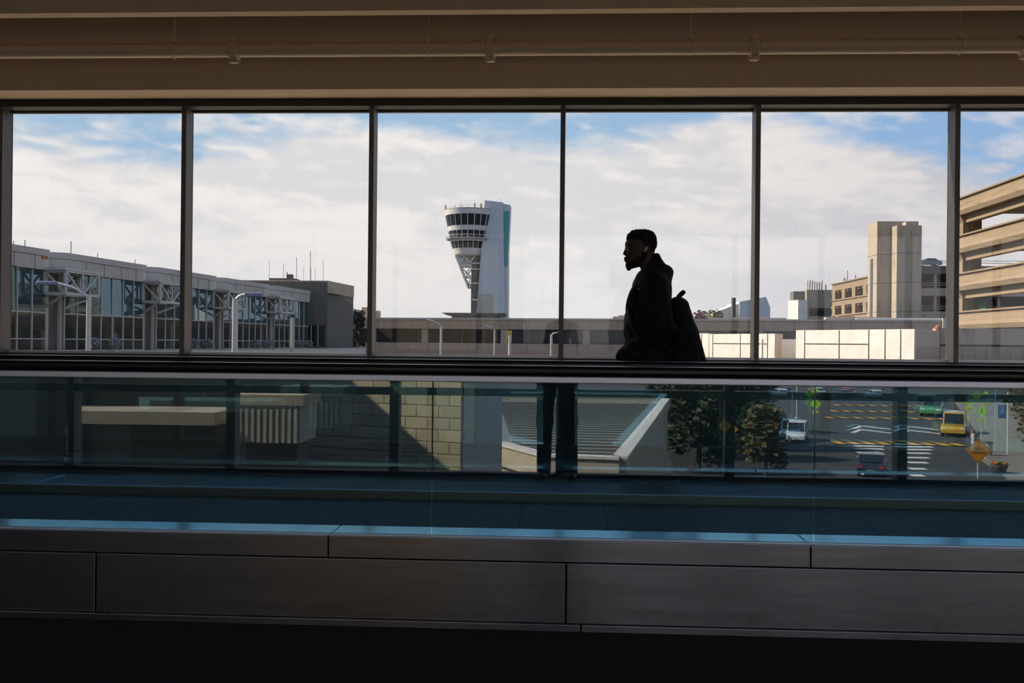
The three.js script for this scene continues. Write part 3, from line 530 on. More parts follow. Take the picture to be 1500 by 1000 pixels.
{ // ---- long concourse crossing the view (local: +x along it, front towards +z)
  const c = thing('concourse_building', 'long low concourse with brown fascia over a band of dark windows', 'building', [-39, 0, -166.5], -0.169);
  const Ln = 150;
  part('core', bx(0, Ln, GR, 4.6, -14, -0.4), M.greyDark, c);
  part('roof', bx(-0.5, Ln, 4.78, 5.07, -14, 0.5), M.panel, c);
  for (let k = 0; k < 18; k++) part('fascia_panel', bx(k * 8.33 + 0.03, k * 8.33 + 8.3, 3.26, 4.8, -0.5, 0.3), M.greyTan, c);
  for (let k = 0; k < 18; k++) part('spandrel_panel', bx(k * 8.33 + 0.03, k * 8.33 + 8.3, GR, 0.95, -0.5, 0.3), M.greyTan, c);
  for (let k = 0; k < 40; k++) { part('window_pane', bx(k * 3.75 + 0.08, k * 3.75 + 3.67, 0.97, 3.24, -0.3, -0.2), M.darkGlass, c); part('mullion', bx(k * 3.75 - 0.07, k * 3.75 + 0.07, 0.95, 3.26, -0.3, -0.05), M.greyDark, c); }
  for (let k = 0; k < 11; k++) part('pier', bx(2 + k * 13.5, 3.1 + k * 13.5, 0.95, 3.26, -0.3, 0.1), k % 2 ? M.greyTan : M.grey, c);
  // things on its roof
  for (const [x, w, h, d] of [[2, 3, 1.4, 4], [46.5, 4.5, 0.5, 3], [52.5, 7, 0.9, 3], [62, 12, 0.35, 4], [80, 9, 0.5, 4], [108, 8, 0.7, 4], [121, 5, 0.35, 3]]) part('roof_unit', [bx(x, x + w, 5.07, 5.07 + h, -9, -9 + d), bx(x + w * 0.2, x + w * 0.5, 5.07 + h, 5.07 + h * 1.4, -8, -8 + d * 0.5)], M.grey, c);
  for (let k = 0; k < 7; k++) { const g = new THREE.SphereGeometry(0.42, 12, 10); g.translate(97.5 + k * 0.95, 5.9, -2.2); part('roof_vent', [g, rod(V(97.5 + k * 0.95, 5.05, -2.2), V(97.5 + k * 0.95, 5.7, -2.2), 0.2)], M.towerWhite, c); }
  const pipe = part('roof_duct', [bx(84, 96.6, 5.05, 5.35, -1, -0.4), bx(96, 96.6, 1.6, 5.35, 0.3, 0.8)], M.towerWhite, c);
}
{ // small stuff on the skyline left of the tower
  const b = thing('tower_base_building', 'low flat-roofed building at the foot of the control tower', 'building', [0, 0, -398]);
  part('walls', prism([[-45.5, 0], [-24, 0], [-24, -9], [-44, -9]], GR, 12.3), M.grey, b);
  part('roof', profile([[-49.5, 12.9], [-47, 11.8], [-24, 11.8], [-24, 12.9]], -10, 2), M.greyDark, b);
  for (let k = 0; k < 5; k++) part('window', bx(-45 + k * 4, -42 + k * 4, 8, 11.6, 0.02, 0.2), M.darkGlass, b);
}
{ // ---- control tower
  const t = thing('control_tower', 'airport control tower with flared glass cab on a blue-grey shaft', 'control tower', [-41.9, 0, -420]);
  // main shaft (leaning left edge), sloped top
  const sh = part('shaft', profile([[3.2, GR], [16.9, GR], [15.3, 60.4], [7.5, 61.3], [4.4, 12]], -12, 0), M.towerPanel, t);
  for (let y = 4; y < 60; y += 3.2) part('panel_joint', bx(lerp(4.2, 7.4, y / 61), lerp(16.6, 15.35, y / 61), y, y + 0.18, -0.1, 0.06), M.towerWhite, sh);
  part('side_wing', profile([[15.2, GR], [17.8, GR], [17.6, 40], [18.3, 59.4], [15.2, 60]], -10, -0.8), M.towerPanel, t);
  part('teal_glazing', profile([[15.55, 33.5], [17.35, 33.5], [18.0, 56.8], [15.55, 56.8]], -9.5, -0.6), M.teal, t);
  part('stair_glazing', profile([[1.9, GR], [6, GR], [6, 39], [1.9, 39]], -10, -1.5), M.darkGlass, t);
  for (const y of [13, 19, 26, 32, 34.5]) part('floor_band', bx(1.7, 6.2, y, y + 0.5, -10, -1.2), M.towerWhite, t);
  part('low_panel', bx(4.9, 11.5, 9, 21.5, -0.05, 0.12), M.panel, t);
  // cab: stacked flared rings
  const ring = (r0, y0, r1, y1, m, nm, seg = 22) => { const g = new THREE.CylinderGeometry(r1, r0, y1 - y0, seg, 1); g.translate(0.8, (y0 + y1) / 2, -5); return part(nm, g.toNonIndexed(), m, t); };
  ring(6.0, 37.9, 6.6, 38.6, M.towerWhite, 'floor_ring'); ring(6.6, 38.6, 7.3, 41.0, M.towerWhite, 'parapet_band'); ring(7.2, 41.0, 8.0, 43.9, M.darkGlass, 'lower_glazing'); ring(8.1, 43.9, 8.3, 44.8, M.towerWhite, 'parapet_band');
  ring(10.0, 44.8, 10.3, 45.25, M.towerWhite, 'gallery_floor'); ring(8.4, 45.2, 9.0, 48.4, M.darkGlass, 'middle_glazing'); ring(9.1, 48.4, 9.5, 50.4, M.towerWhite, 'parapet_band'); ring(9.4, 50.4, 10.3, 55.1, M.darkGlass, 'cab_glazing'); ring(10.4, 55.1, 10.7, 57.2, M.towerWhite, 'roof_band'); ring(10.7, 57.2, 10.75, 57.6, M.grey, 'roof_edge');
  for (let k = 0; k < 22; k++) { // mullions
    const a = k / 22 * Math.PI * 2, P = (r, y) => V(0.8 + r * Math.sin(a), y, -5 + r * Math.cos(a));
    part('cab_mullion', bar(P(9.5, 50.4), P(10.4, 55.1), 0.28), M.towerWhite, t); part('middle_mullion', bar(P(8.5, 45.2), P(9.1, 48.4), 0.24), M.towerWhite, t); part('lower_mullion', bar(P(7.3, 41), P(8.1, 43.9), 0.24), M.towerWhite, t);
    part('gallery_post', bar(P(10.2, 45.2), P(10.2, 46.4), 0.1), M.towerWhite, t);
    part('roof_post', bar(P(10.5, 57.6), P(10.5, 58.6), 0.1), M.pole, t);
  }
  const rail = new THREE.TorusGeometry(10.2, 0.09, 6, 44); rail.rotateX(Math.PI / 2); rail.translate(0.8, 46.4, -5); part('gallery_rail', rail, M.towerWhite, t);
  const rail2 = new THREE.TorusGeometry(10.5, 0.06, 6, 44); rail2.rotateX(Math.PI / 2); rail2.translate(0.8, 58.6, -5); part('roof_rail', rail2, M.towerWhite, t);
  for (const [x, z, h, r] of [[-2.6, 2, 3.2, 0.09], [-1.9, 1, 2.2, 0.12], [-9.8, -5, 2.6, 0.4], [3.4, 2, 2.4, 0.45], [6, 1, 2.3, 0.6], [-5, 2, 1.4, 0.12]]) part('roof_antenna', rod(V(x, 57.4, z), V(x, 57.4 + h, z), r, r * 0.8, 8), M.grey, t);
  part('lightning_rod', rod(V(14, 60, -4), V(14, 63, -4), 0.1), M.pole, t);
  // truss under the cab
  const A = [-5.6, 37.9], K = [1.1, 24.2];
  const strut = (x0, y0, x1, y1, z0, z1, w = 0.5) => part('strut', bar(V(x0, y0, z0), V(x1, y1, z1), w), M.towerWhite, t);
  for (const z of [-1.2, -8.8]) {
    strut(-4.9, 38, 0.4, 24.4, z, -5 + (z + 5) * 0.3, 0.7); strut(0.4, 24.4, 2.2, 24.4, -5 + (z + 5) * 0.3, -5, 0.6);
    strut(-3.2, 33.6, -1, 38, z, z, 0.5); strut(-1, 38, 2, 33.6, z, z); strut(-3.2, 33.6, 2.2, 33.6, z, z, 0.55); strut(-3.2, 33.6, 1.8, 29, z, z); strut(2, 33.6, -1.4, 29, z, z); strut(-1.4, 29, 2.2, 29, z, z, 0.55); strut(-1.4, 29, 1.2, 25, z, z); strut(2, 29, 0.6, 25.2, z, z); strut(0.6, 33.6, 3.4, 38, z, z);
  }
  const spine = profile([[-5.2, 37.9], [2.2, 37.9], [2.2, 34], [-3.3, 34]], -8, -3); part('soffit_box', spine, M.towerPanel, t);
}
{ // ---- far right skyline
  const a = thing('hangar', 'distant pale blue-grey hangar with a peaked roof and a lower white wing', 'hangar', [0, 0, -500]);
  part('hall', profile([[86.5, GR], [101.6, GR], [101.6, 20], [99.5, 25.2], [86.5, 22.6]], -40, 0), std(L(0.42, 0.48, 0.56), 0.7), a);
  part('wing', profile([[72, GR], [86.4, GR], [86.4, 21.8], [74, 17]], -38, -2), M.white, a);
  part('chimney', rod(V(83.4, 0, 1), V(83.4, 24.5, 1), 1.1), M.greyDark, a);
}
function tree(name, pos, r, h, cols, label, group, n = 900, leaf = 0.45, cat = 'tree', low = 0.45) {
  const t = thing(name, label, cat, pos, 0, group);
  part('trunk', [rod(V(0, 0, 0), V(0.1, h * 0.6, 0), r * 0.09, r * 0.05, 7), rod(V(0.05, h * 0.4, 0), V(r * 0.4, h * 0.75, r * 0.2), r * 0.04, r * 0.02, 6), rod(V(0.05, h * 0.45, 0), V(-r * 0.4, h * 0.78, -r * 0.2), r * 0.04, r * 0.02, 6)], std(L(0.07, 0.05, 0.035), 0.95), t);
  const q = new THREE.PlaneGeometry(leaf, leaf * 0.7), im = cols.map((c) => ({ c, g: [] }));
  for (let i = 0; i < n; i++) {
    const cl = hash(i % 17, 3) * 6.28, cy = hash(i % 17, 8), R = r * (0.45 + 0.55 * Math.sqrt(1 - (cy - 0.4) ** 2 * 1.6)), rr = Math.cbrt(rnd()), a = rnd() * 6.28, b = Math.acos(2 * rnd() - 1), s = r * 0.48 * rr;
    const x = Math.cos(cl) * R * 0.55 + s * Math.sin(b) * Math.cos(a), z = Math.sin(cl) * R * 0.55 + s * Math.sin(b) * Math.sin(a), y = h * (low + (0.9 - low) * cy) + s * Math.cos(b) * 0.9;
    const yy = Math.max(y, leaf * 0.9), g = q.clone(); g.rotateX(rnd() * 6); g.rotateY(rnd() * 6); g.translate(x, yy, z); im[Math.floor(rnd() * cols.length)].g.push(g);
  }
  for (const { c, g } of im) part('foliage', g, std(c, 0.8, 0, { side: THREE.DoubleSide }), t);
  return t;
}
tree('tree', [35.6, GR, -308], 4.4, 20, [L(0.42, 0.3, 0.03), L(0.3, 0.26, 0.04)], 'yellow autumn tree on the skyline beside the hangar', null, 900, 0.9);
tree('tree', [40.6, GR, -298], 3.0, 20.2, [L(0.2, 0.07, 0.06), L(0.14, 0.06, 0.04)], 'dark red autumn tree between the yellow and the green tree', null, 700, 0.8);
tree('tree', [43.2, GR, -289], 3.0, 20.2, [L(0.16, 0.19, 0.06), L(0.1, 0.14, 0.04)], 'green tree nearest the hangar wall on the skyline', null, 700, 0.8);
tree('tree', [-33.6, GR, -160], 1.3, 15.4, [L(0.025, 0.045, 0.03), L(0.02, 0.03, 0.02)], 'dark evergreen at the corner of the concrete building', null, 700, 0.5);
{
  const o = thing('office_building', 'distant tan office block with antennas and one window strip', 'building', [0, 0, -255]);
  part('main_block', bx(60.9, 74.5, GR, 15.2, -14, 0), std(L(0.3, 0.24, 0.19), 0.9), o); part('window_strip', bx(61.6, 69, 8.6, 10.6, -0.1, 0.12), M.darkGlass, o);
  part('stair_core', bx(71, 74.6, GR, 15.3, -2, 0.5), M.grey, o);
  part('white_wing', prism([[57.4, -5], [58.6, 0.8], [60.9, 0.8], [60.9, -8]], GR, 12.6), M.white, o); part('penthouse', bx(58.1, 61.2, 12.6, 14.9, -6, -2), M.greyDark, o);
  for (let k = 0; k < 7; k++) part('roof_antenna', rod(V(61.8 + k * 0.6, 15.1, -3), V(61.8 + k * 0.6, 17.2 + 0.8 * hash(k, 2), -3), 0.16), M.grey, o);
  for (const [x, h, r] of [[69, 2, 0.2], [71, 3.2, 0.3], [71.8, 5.2, 0.14], [72.8, 2.4, 0.3], [73.8, 4, 0.2], [74.4, 2.2, 0.2], [66.4, 1.5, 0.2]]) part('roof_antenna', rod(V(x, 15.2, -3), V(x, 15.2 + h, -3), r), M.grey, o);
  part('side_annex', bx(74.5, 79, GR, 11, -12, -1), M.greyDark, o);
}
{ // ---- tan garage wing with punched openings, its lit side faces left
  const g = thing('garage_wing', 'small tan garage wing with rows of square openings beside the stair tower', 'building', [54.4, 0, -181.3]);
  part('body', [bx(5.3, 5.8, GR, 13.2, -25, -0.4), bx(0.9, 5.4, 6.9, 7.2, -25, -0.4), bx(0.9, 5.4, 9.4, 10.1, -25, -0.4), bx(0.9, 5.4, 12.3, 12.9, -25, -0.4), bx(0.9, 5.4, GR, 13, -0.7, -0.4), bx(0.9, 5.4, GR, 13, -25, -24.7)], M.conc, g);
  part('roof_band', bx(0, 5.8, 12.2, 13.5, -25, -0.3), M.tan, g); part('roof_lip', bx(-0.25, 5.8, 13.5, 13.75, -25.2, -0.3), M.tan, g);
  for (const [y, h] of [[-3.5, 10.8], [9.1, 1.3]]) part('floor_band', [bx(0, 1, y, y + h, -25, -0.3), bx(-0.2, 0, y + h - 0.25, y + h, -25, -0.3)], M.tan, g);
  for (const y of [7.3, 10.4]) for (let k = 0; k < 4; k++) { part('pier', bx(0, 1, y, y + 1.8, -7 * k - 1.9 - 2.2, -7 * k - 1.9), M.tan, g); part('lintel', bx(0.3, 0.9, y + 1.45, y + 1.8, -7 * k - 6, -7 * k - 0.3), M.tan, g); }
}
{ // ---- concrete stair tower in two slabs
  const s = thing('stair_tower', 'tall concrete stair tower of two slabs with a glazed slot', 'tower', [0, 0, 0]);
  part('rear_slab', bx(54, 61, GR, 22.8, -181.2, -176), M.conc, s); part('front_slab', bx(56.4, 60.55, GR, 21.75, -176, -173), M.conc, s);
  part('slot_glazing', bx(53.93, 54.02, GR, 16.5, -179.6, -178.2), M.darkGlass, s); part('roof_box', bx(58.2, 60, 21.75, 22.5, -176, -174), M.grey, s);
  for (const y of [7, 12, 17]) { part('pour_joint', bx(53.97, 61.02, y, y + 0.08, -181.22, -175.97), M.greyDark, s); part('pour_joint', bx(56.37, 60.58, y, y + 0.08, -176, -172.97), M.greyDark, s); }
}
{ // ---- parking deck in shade
  const d = thing('parking_deck', 'shaded parking deck with dark open levels beside the stair tower', 'building', [60.6, 0, -182]);
  part('rear_wall', bx(0, 24, GR, 14.2, -20, -19), M.conc, d); part('end_wall', [bx(0, 0.3, GR, 14.2, -20, -0.5), bx(23.7, 24, GR, 14.2, -20, -0.5)], M.conc, d);
  for (const y of [-2.4, 1.8, 6.0, 10.2, 14.2]) part('level', [bx(0, 24, y, y + 1.4, -20, 0), bx(0, 24, y + 1.9, y + 1.98, -0.2, -0.1), bx(0, 24, y + 2.3, y + 2.38, -0.2, -0.1)], y > 14 ? M.greyDark : M.grey, d);
  for (let k = 0; k < 5; k++) part('column', bx(k * 5.6, k * 5.6 + 0.5, GR, 14.2, -1.4, -0.8), M.grey, d);
}
// ------------------------------------------------------------------ cars (front towards -x)
function car(pos, turn, colour, label, opts = {}, group) {
  const c = thing('car', label, 'car', pos, turn, group), S = opts.tall ? 1.32 : 1, pm = phys(colour, 0.35, 0.1, { clearcoat: 1, clearcoatRoughness: 0.08 });
  const body = [[-2.3, 0.38], [-2.32, 0.62], [-2.2, 0.82], [-1.15, 0.95], [1.9, 0.98], [2.25, 0.9], [2.32, 0.6], [2.28, 0.36]];
  const cab = opts.tall ? [[-1.1, 0.93], [-0.45, 1.5 * S * 0.92], [2.05, 1.5 * S * 0.92], [2.22, 0.96]] : [[-1.1, 0.93], [-0.3, 1.46], [1.15, 1.46], [1.95, 0.96]];
  const ex = (p, w) => { const g = new THREE.ExtrudeGeometry(new THREE.Shape(p.map(([x, y]) => new THREE.Vector2(x, y))), { depth: w - 0.12, bevelEnabled: true, bevelSize: 0.05, bevelThickness: 0.06, bevelSegments: 2 }); g.translate(0, 0, -(w - 0.12) / 2); return g; };
  part('body', ex(body, 1.8), pm, c); part('roof', ex(cab, 1.6), pm, c);
  const top = cab[1][1]; const gm = M.darkGlass;
  part('windscreen', bar(V(cab[0][0] - 0.02, cab[0][1] + 0.06, 0), V(cab[1][0] - 0.06, top - 0.04, 0), 1.45, 0.05), gm, c); part('rear_window', bar(V(cab[3][0] + 0.05, cab[3][1] + 0.08, 0), V(cab[2][0] + 0.07, top - 0.05, 0), 1.4, 0.05), gm, c);
  for (const s of [-1, 1]) part('side_window', profile([[cab[0][0] + 0.3, 1.0], [cab[1][0] + 0.08, top - 0.06], [cab[2][0] - 0.08, top - 0.06], [cab[3][0] - 0.35, 1.0]], s * 0.86 - 0.012, s * 0.86 + 0.012), gm, c);
  for (const x of [-1.42, 1.42]) for (const s of [-1, 1]) { const w = new THREE.CylinderGeometry(0.34, 0.34, 0.24, 18); w.rotateX(Math.PI / 2); w.translate(x, 0.34, s * 0.8); const wh = part('wheel', w, M.rubber, c); const hb = new THREE.CylinderGeometry(0.2, 0.2, 0.26, 12); hb.rotateX(Math.PI / 2); hb.translate(x, 0.34, s * 0.81); part('hubcap', hb, M.guide, wh); }
  for (const s of [-1, 1]) { part('headlight', rbox(-2.36, -2.22, 0.62, 0.76, s * 0.66 - 0.2, s * 0.66 + 0.2, 0.03), M.towerWhite, c); part('tail_light', rbox(2.24, 2.36, 0.66, 0.84, s * 0.7 - 0.16, s * 0.7 + 0.16, 0.03), std(L(0.5, 0.02, 0.02), 0.3), c); }
  part('number_plate', bx(2.33, 2.36, 0.5, 0.64, -0.26, 0.26), M.towerWhite, c);
  if (opts.taxi) part('roof_light', rbox(0.1, 0.35, top + 0.04, top + 0.2, -0.35, 0.35, 0.04), M.towerWhite, c);
  return c;
}
car([65.5, 15.6, -184.2], 0.1, L(0.08, 0.15, 0.26), 'blue car parked on the top level of the shaded parking deck');

{ // ---- big tan garage on the right: faces -x
  const g = thing('parking_garage', 'tan concrete parking garage with deep spandrels and open levels', 'building', [42.2, 0, -111]);
  const LZ = 62, levels = [16.95, 12.9, 8.85, 4.75]; // tops of the spandrels; local z from 0 (far end) to +LZ (towards the bridge)
  levels.forEach((y, i) => {
    const sp = part('spandrel', profile([[0, y], [0.9, y], [0.9, y - 1.75], [-0.1, y - 1.75], [-0.28, y - 1.3], [-0.1, y - 0.95], [0, y - 0.35]], 0, LZ), M.tan, g);
    part('cap', bx(-0.22, 1.0, y, y + 0.16, -0.2, LZ), M.tan, sp);
    part('deck_slab', bx(0.9, 30, y - 1.35, y - 0.95, 0.2, LZ), M.conc, g);
    if (i < 4) part('beam', bx(0.55, 1.3, y - 2.55, y - 1.75, 0.6, LZ), M.tan, g);
    for (const z of [0.5, 20.5, 40.5]) part('bracket', profile([[-0.1, y - 1.76], [0.9, y - 1.76], [0.9, y - 2.55], [0.35, y - 2.55]], z, z + 1.5), M.tan, g);
  });
  for (const z of [0.7, 20.7, 40.7]) part('column', [bx(0.35, 1.6, GR, 15.2, z, z + 1.1), bx(1.0, 2.4, GR, 15.2, z + 0.2, z + 0.9)], M.tan, g);
  for (const z of [0.7, 20.7, 40.7]) for (const x of [14.5, 29]) part('column', bx(x, x + 0.8, GR, 15.2, z, z + 1), M.conc, g);
  for (let k = 0; k < 5; k++) part('barrier_post', bx(29.4, 29.7, 8, 9.4, 4 + k * 9, 4.3 + k * 9), M.grey, g);
  part('barrier_rail', [bx(29.5, 29.6, 8.5, 8.6, 0, LZ), bx(29.5, 29.6, 12.6, 12.7, 0, LZ)], M.grey, g);
  part('base_wall', bx(0.3, 30, GR, 3.0, 0, LZ), M.conc, g); part('green_mesh', bx(1.9, 2.0, 4.9, 6.1, 1.8, 4.2), std(L(0.02, 0.12, 0.07), 0.8), g);
  part('rear_lower_wall', bx(28, 28.4, 3, 7, 0, LZ), M.conc, g);
}
// ---- near white walls and the dark wall
function whiteBox(name, label, plan, top, joints, hj) {
  const w = thing(name, label, 'wall', [0, 0, 0]);
  part('body', prism(plan, GR, top), M.white, w);
  const [a, b] = plan, dx = b[0] - a[0], dz = b[1] - a[1], Ln = Math.hypot(dx, dz), nx = -dz / Ln, nz = dx / Ln; // outward normal of the first edge
  const o = 0.012;
  for (const f of joints) { const x = a[0] + dx * f, z = a[1] + dz * f; part('panel_joint', bar(V(x + nx * 0, GR, z + nz * 0), V(x, top - 0.02, z), 0.05), M.joint, w); }
  if (hj) part('panel_joint', bar(V(a[0] + dx * hj[0], hj[2], a[1] + dz * hj[0]), V(a[0] + dx * hj[1], hj[2], a[1] + dz * hj[1]), 0.05), M.joint, w);
  const [c, e] = [plan[1], plan[2]]; part('end_shade_panel', bar(V(c[0] + 0.02, (top + GR) / 2 - 0.01, c[1]), V(e[0], (top + GR) / 2 - 0.01, e[1]), 0.06, top - GR), M.grey, w);  // grey panel paints the shade on the end face of the white wall
  return w;
}
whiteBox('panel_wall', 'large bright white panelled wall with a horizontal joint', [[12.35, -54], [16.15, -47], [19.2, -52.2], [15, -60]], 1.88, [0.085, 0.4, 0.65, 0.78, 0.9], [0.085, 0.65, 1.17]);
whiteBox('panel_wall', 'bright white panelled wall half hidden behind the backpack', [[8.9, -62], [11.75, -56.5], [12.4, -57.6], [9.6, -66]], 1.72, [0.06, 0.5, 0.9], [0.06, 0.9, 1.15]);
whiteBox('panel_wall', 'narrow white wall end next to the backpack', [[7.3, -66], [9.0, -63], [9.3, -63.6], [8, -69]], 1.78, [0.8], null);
solo('link_wall', [bx(11.2, 13.4, 0.3, 1.42, -58.2, -57.4)], M.white, 'low pale link between two bright white walls', 'wall');
{
  const d = thing('shaded_wall', 'grey shaded wall with ribbed lower half under the tan garage', 'wall', [0, 0, 0]);
  part('upper_band', bx(19.15, 45, 1.2, 2.03, -53, -52.2), M.grey, d); part('dark_groove', bx(19.15, 45, 1.1, 1.2, -53, -52.3), M.joint, d); part('downpipe', [bx(19.0, 19.22, GR, 2.03, -52.3, -52.1), new THREE.SphereGeometry(0.14, 10, 8).translate(19.11, 2.05, -52.2)], M.brick, d);
  for (let k = 0; k < 86; k++) part('rib', bx(19.2 + k * 0.3, 19.2 + k * 0.3 + 0.292, GR, 1.1, -53, -52.25 - 0.02 * (k % 2)), M.grey, d);
}

// ================================================================== OUTSIDE, ON THE OTHER SIDE OF THE BRIDGE (mirrored in the balustrade glass)
const blockA = std(L(0.64, 0.54, 0.36), 0.95, 0, { map: rept(grainT, 0.8, 0.8) }), blockB = std(L(0.55, 0.46, 0.31), 0.95, 0, { map: rept(grainT, 0.8, 0.8) }), mortar = std(L(0.55, 0.52, 0.45), 0.95), ribM = std(L(0.45, 0.42, 0.36), 0.7);
{
  const b = thing('block_building', 'tan concrete block building close to the footbridge', 'building', [-1.6, 0, 7.5], 0.347);
  part('walls', bx(-16, 0, GR, 3.6, 0.06, 1.6), mortar, b);
  const bw = 0.395, bh = 0.19, g = [bx(0.006, bw - 0.006, 0.006, bh - 0.006, -0.02, 0.09), bx(0.006, bw / 2 - 0.006, 0.006, bh - 0.006, -0.02, 0.09)];
  for (let r = 0; r < 13; r++) for (let k = 0; k < 13; k++) {
    const half = r % 2, p = part('block', g[k === 0 && half ? 1 : 0], hash(r, k) > 0.5 ? blockA : blockB, b);
    p.position.set(k === 0 && half ? -bw / 2 : -bw * (k + 1) + (half ? bw / 2 : 0), -1.65 + r * bh, 0);
  }
  part('lower_wall', bx(-16, 0, GR, -1.65, -0.02, 0.1), blockA, b); part('upper_wall', bx(-16, 0, -1.65 + 13 * bh, 3.6, -0.02, 0.1), blockA, b); part('left_wall', bx(-16, -13 * bw, -1.65, -1.65 + 13 * bh, -0.02, 0.1), blockB, b);
  part('roof_edge', bx(-16.1, 0.1, 3.6, 3.9, -0.1, 1.7), M.grey, b);
}
solo('service_block', [bx(-24, -8.6, GR, 4.2, 5.4, 9.7), bx(-24.1, -8.5, 4.2, 4.4, 5.3, 9.75)], M.greyDark, 'tall dark service block shading the block wall', 'building');
{
  const r = thing('lower_roof', 'low flat roof with pale ledges beside the block building', 'roof', [0, 0, 0]);
  part('slab', bx(-8.3, -3, GR, -0.85, 3.6, 6.3), M.greyDark, r); part('ledge', prism([[-6.5, 4.9], [-4.6, 4.9], [-4.6, 6], [-7.2, 6]], -0.07, 0.1), M.conc, r); part('ledge_wall', bx(-5.9, -4.7, -0.85, -0.07, 5.3, 5.9), M.greyDark, r);
}
{
  const u = thing('rooftop_unit', 'ribbed tan rooftop unit on the low flat roof', 'rooftop unit', [0, 0, 0]);
  part('casing', bx(-4.4, -3.5, -0.3, 0.2, 5.06, 5.9), ribM, u); part('stand', bx(-4.3, -3.6, -0.85, -0.3, 5.3, 5.9), M.greyDark, u); part('lid', bx(-4.46, -3.44, 0.2, 0.34, 5.0, 5.95), M.parapet, u);
  for (let k = 0; k < 11; k++) part('rib', bx(-4.39 + k * 0.082, -4.35 + k * 0.082, -0.3, 0.15, 5.0, 5.06), ribM, u);
}
{
  const b = thing('low_building', 'low tan building with a folded parapet and grey ribbed roof', 'building', [0, 0, 0]);
  const plan = [[-2.08, 24.3], [-0.5, 21.0], [1.6, 20.6], [6.5, 55], [-12, 55], [-12, 27]];
  part('walls', prism(plan, GR, -2.75), M.parapet, b);
  const roof = part('roof', prism(plan, -2.75, -2.6), std(L(0.28, 0.29, 0.27), 0.9, 0, { map: rept(grainT, 0.3, 0.3) }), b);
  for (let k = 0; k < 26; k++) part('roof_rib', bar(V(-1.5 - k * 0.1, -2.57, 24.0 + k * 1.15), V(1.75 + k * 0.155, -2.57, 23.6 + k * 1.15), 0.09), M.greyDark, roof);
  for (let i = 0; i < plan.length; i++) { const [x0, z0] = plan[i], [x1, z1] = plan[(i + 1) % plan.length]; part('parapet', bar(V(x0, -2.55, z0), V(x1, -2.55, z1), 0.35, 0.64), M.parapet, b); part('coping', bar(V(x0, -2.2, z0), V(x1, -2.2, z1), 0.45, 0.08), M.white, b); }
}
// pavement beside the road
solo('pavement', prism([[26.5, 56], [30.5, 62], [34.2, 77], [42, 95], [66, 165], [100, 165], [100, 56]], GR, GR + 0.16), M.walk, 'pale concrete pavement along the road', 'pavement');
{ // ---- road paint
  const yel = std(L(0.75, 0.36, 0.03), 0.8), wht = std(L(0.72, 0.72, 0.7), 0.8);
  const rows = [[25.2, 36.8, 85], [33, 48, 118], [41.2, 56.5, 145], [37, 52, 131]];
  rows.forEach(([x0, x1, z], r) => { const h = thing('speed_hump', ['speed hump with yellow blocks nearest the bridge', 'speed hump with yellow blocks by the taxis', 'farthest speed hump with yellow blocks', 'speed hump with yellow blocks before the farthest one'][r], 'speed hump', [0, GR, z]);
    part('hump', profile([[x0 - 0.6, 0], [x1 + 0.3, 0], [x1 + 0.1, 0.07], [x0 - 0.4, 0.07]], -0.2, 2.6), M.asphalt, h);
    for (let k = 0; k < 9; k++) { const x = lerp(x0, x1, k / 8.6); part('yellow_block', bx(x, x + 0.72, 0.07, 0.085, 0, 2.2), yel, h); } });
  for (const [sl, nm] of [[0.301, 'left'], [0.348, 'right']]) { const m = thing('road_marking', nm === 'left' ? 'white ladder of hump warning bars in the outer lane' : 'white ladder of hump warning bars in the lane by the pavement', 'road marking', [0, GR, 0]);
    for (const [D, w] of [[92, 2.6], [89.5, 2.4], [86.5, 2.1], [83, 1.8], [79.5, 1.5], [75.5, 1.2], [71.5, 0.9]]) part('bar', bx(sl * D - w / 2, sl * D + w / 2, 0.004, 0.016, D - 8.5, D - 7.5), wht, m);
    for (const D of [112, 107]) part('chevron', [bar(V(sl * D - 2, 0.02, D - 9), V(sl * D, 0.02, D - 5), 0.5, 0.02), bar(V(sl * D, 0.02, D - 5), V(sl * D + 2, 0.02, D - 9), 0.5, 0.02)], wht, m); }
}
function canvasMat(w, h, draw, rough = 0.6) { const c = document.createElement('canvas'); c.width = w; c.height = h; draw(c.getContext('2d'), w, h); const t = new THREE.CanvasTexture(c); t.colorSpace = THREE.SRGBColorSpace; t.magFilter = THREE.LinearFilter; return std(L(1, 1, 1), rough, 0, { map: t }); }
const humpM = canvasMat(256, 256, (c) => { c.fillStyle = '#f09a18'; c.fillRect(0, 0, 256, 256); c.translate(128, 128); c.rotate(Math.PI / 4); c.fillStyle = '#15120c'; c.textAlign = 'center'; c.font = 'bold 54px sans-serif'; c.fillText('SPEED', 0, -8); c.fillText('HUMPS', 0, 48); c.strokeStyle = '#15120c'; c.lineWidth = 5; c.rotate(-Math.PI / 4); c.strokeRect(-118, -118, 236, 236); });
const walkM = canvasMat(256, 256, (c) => { c.fillStyle = '#c4ff00'; c.fillRect(0, 0, 256, 256); c.translate(128, 128); c.rotate(Math.PI / 4); c.strokeStyle = c.fillStyle = '#10140a'; c.lineCap = 'round'; c.beginPath(); c.arc(4, -66, 13, 0, 7); c.fill(); c.lineWidth = 19; const l = (...p) => { c.beginPath(); c.moveTo(p[0], p[1]); for (let i = 2; i < p.length; i += 2) c.lineTo(p[i], p[i + 1]); c.stroke(); }; l(2, -44, -2, 8); c.lineWidth = 13; l(-2, 8, -26, 40, -34, 74); l(-2, 8, 20, 38, 32, 74); l(0, -42, -28, -22, -32, 6); l(2, -42, 24, -20, 38, -4); });
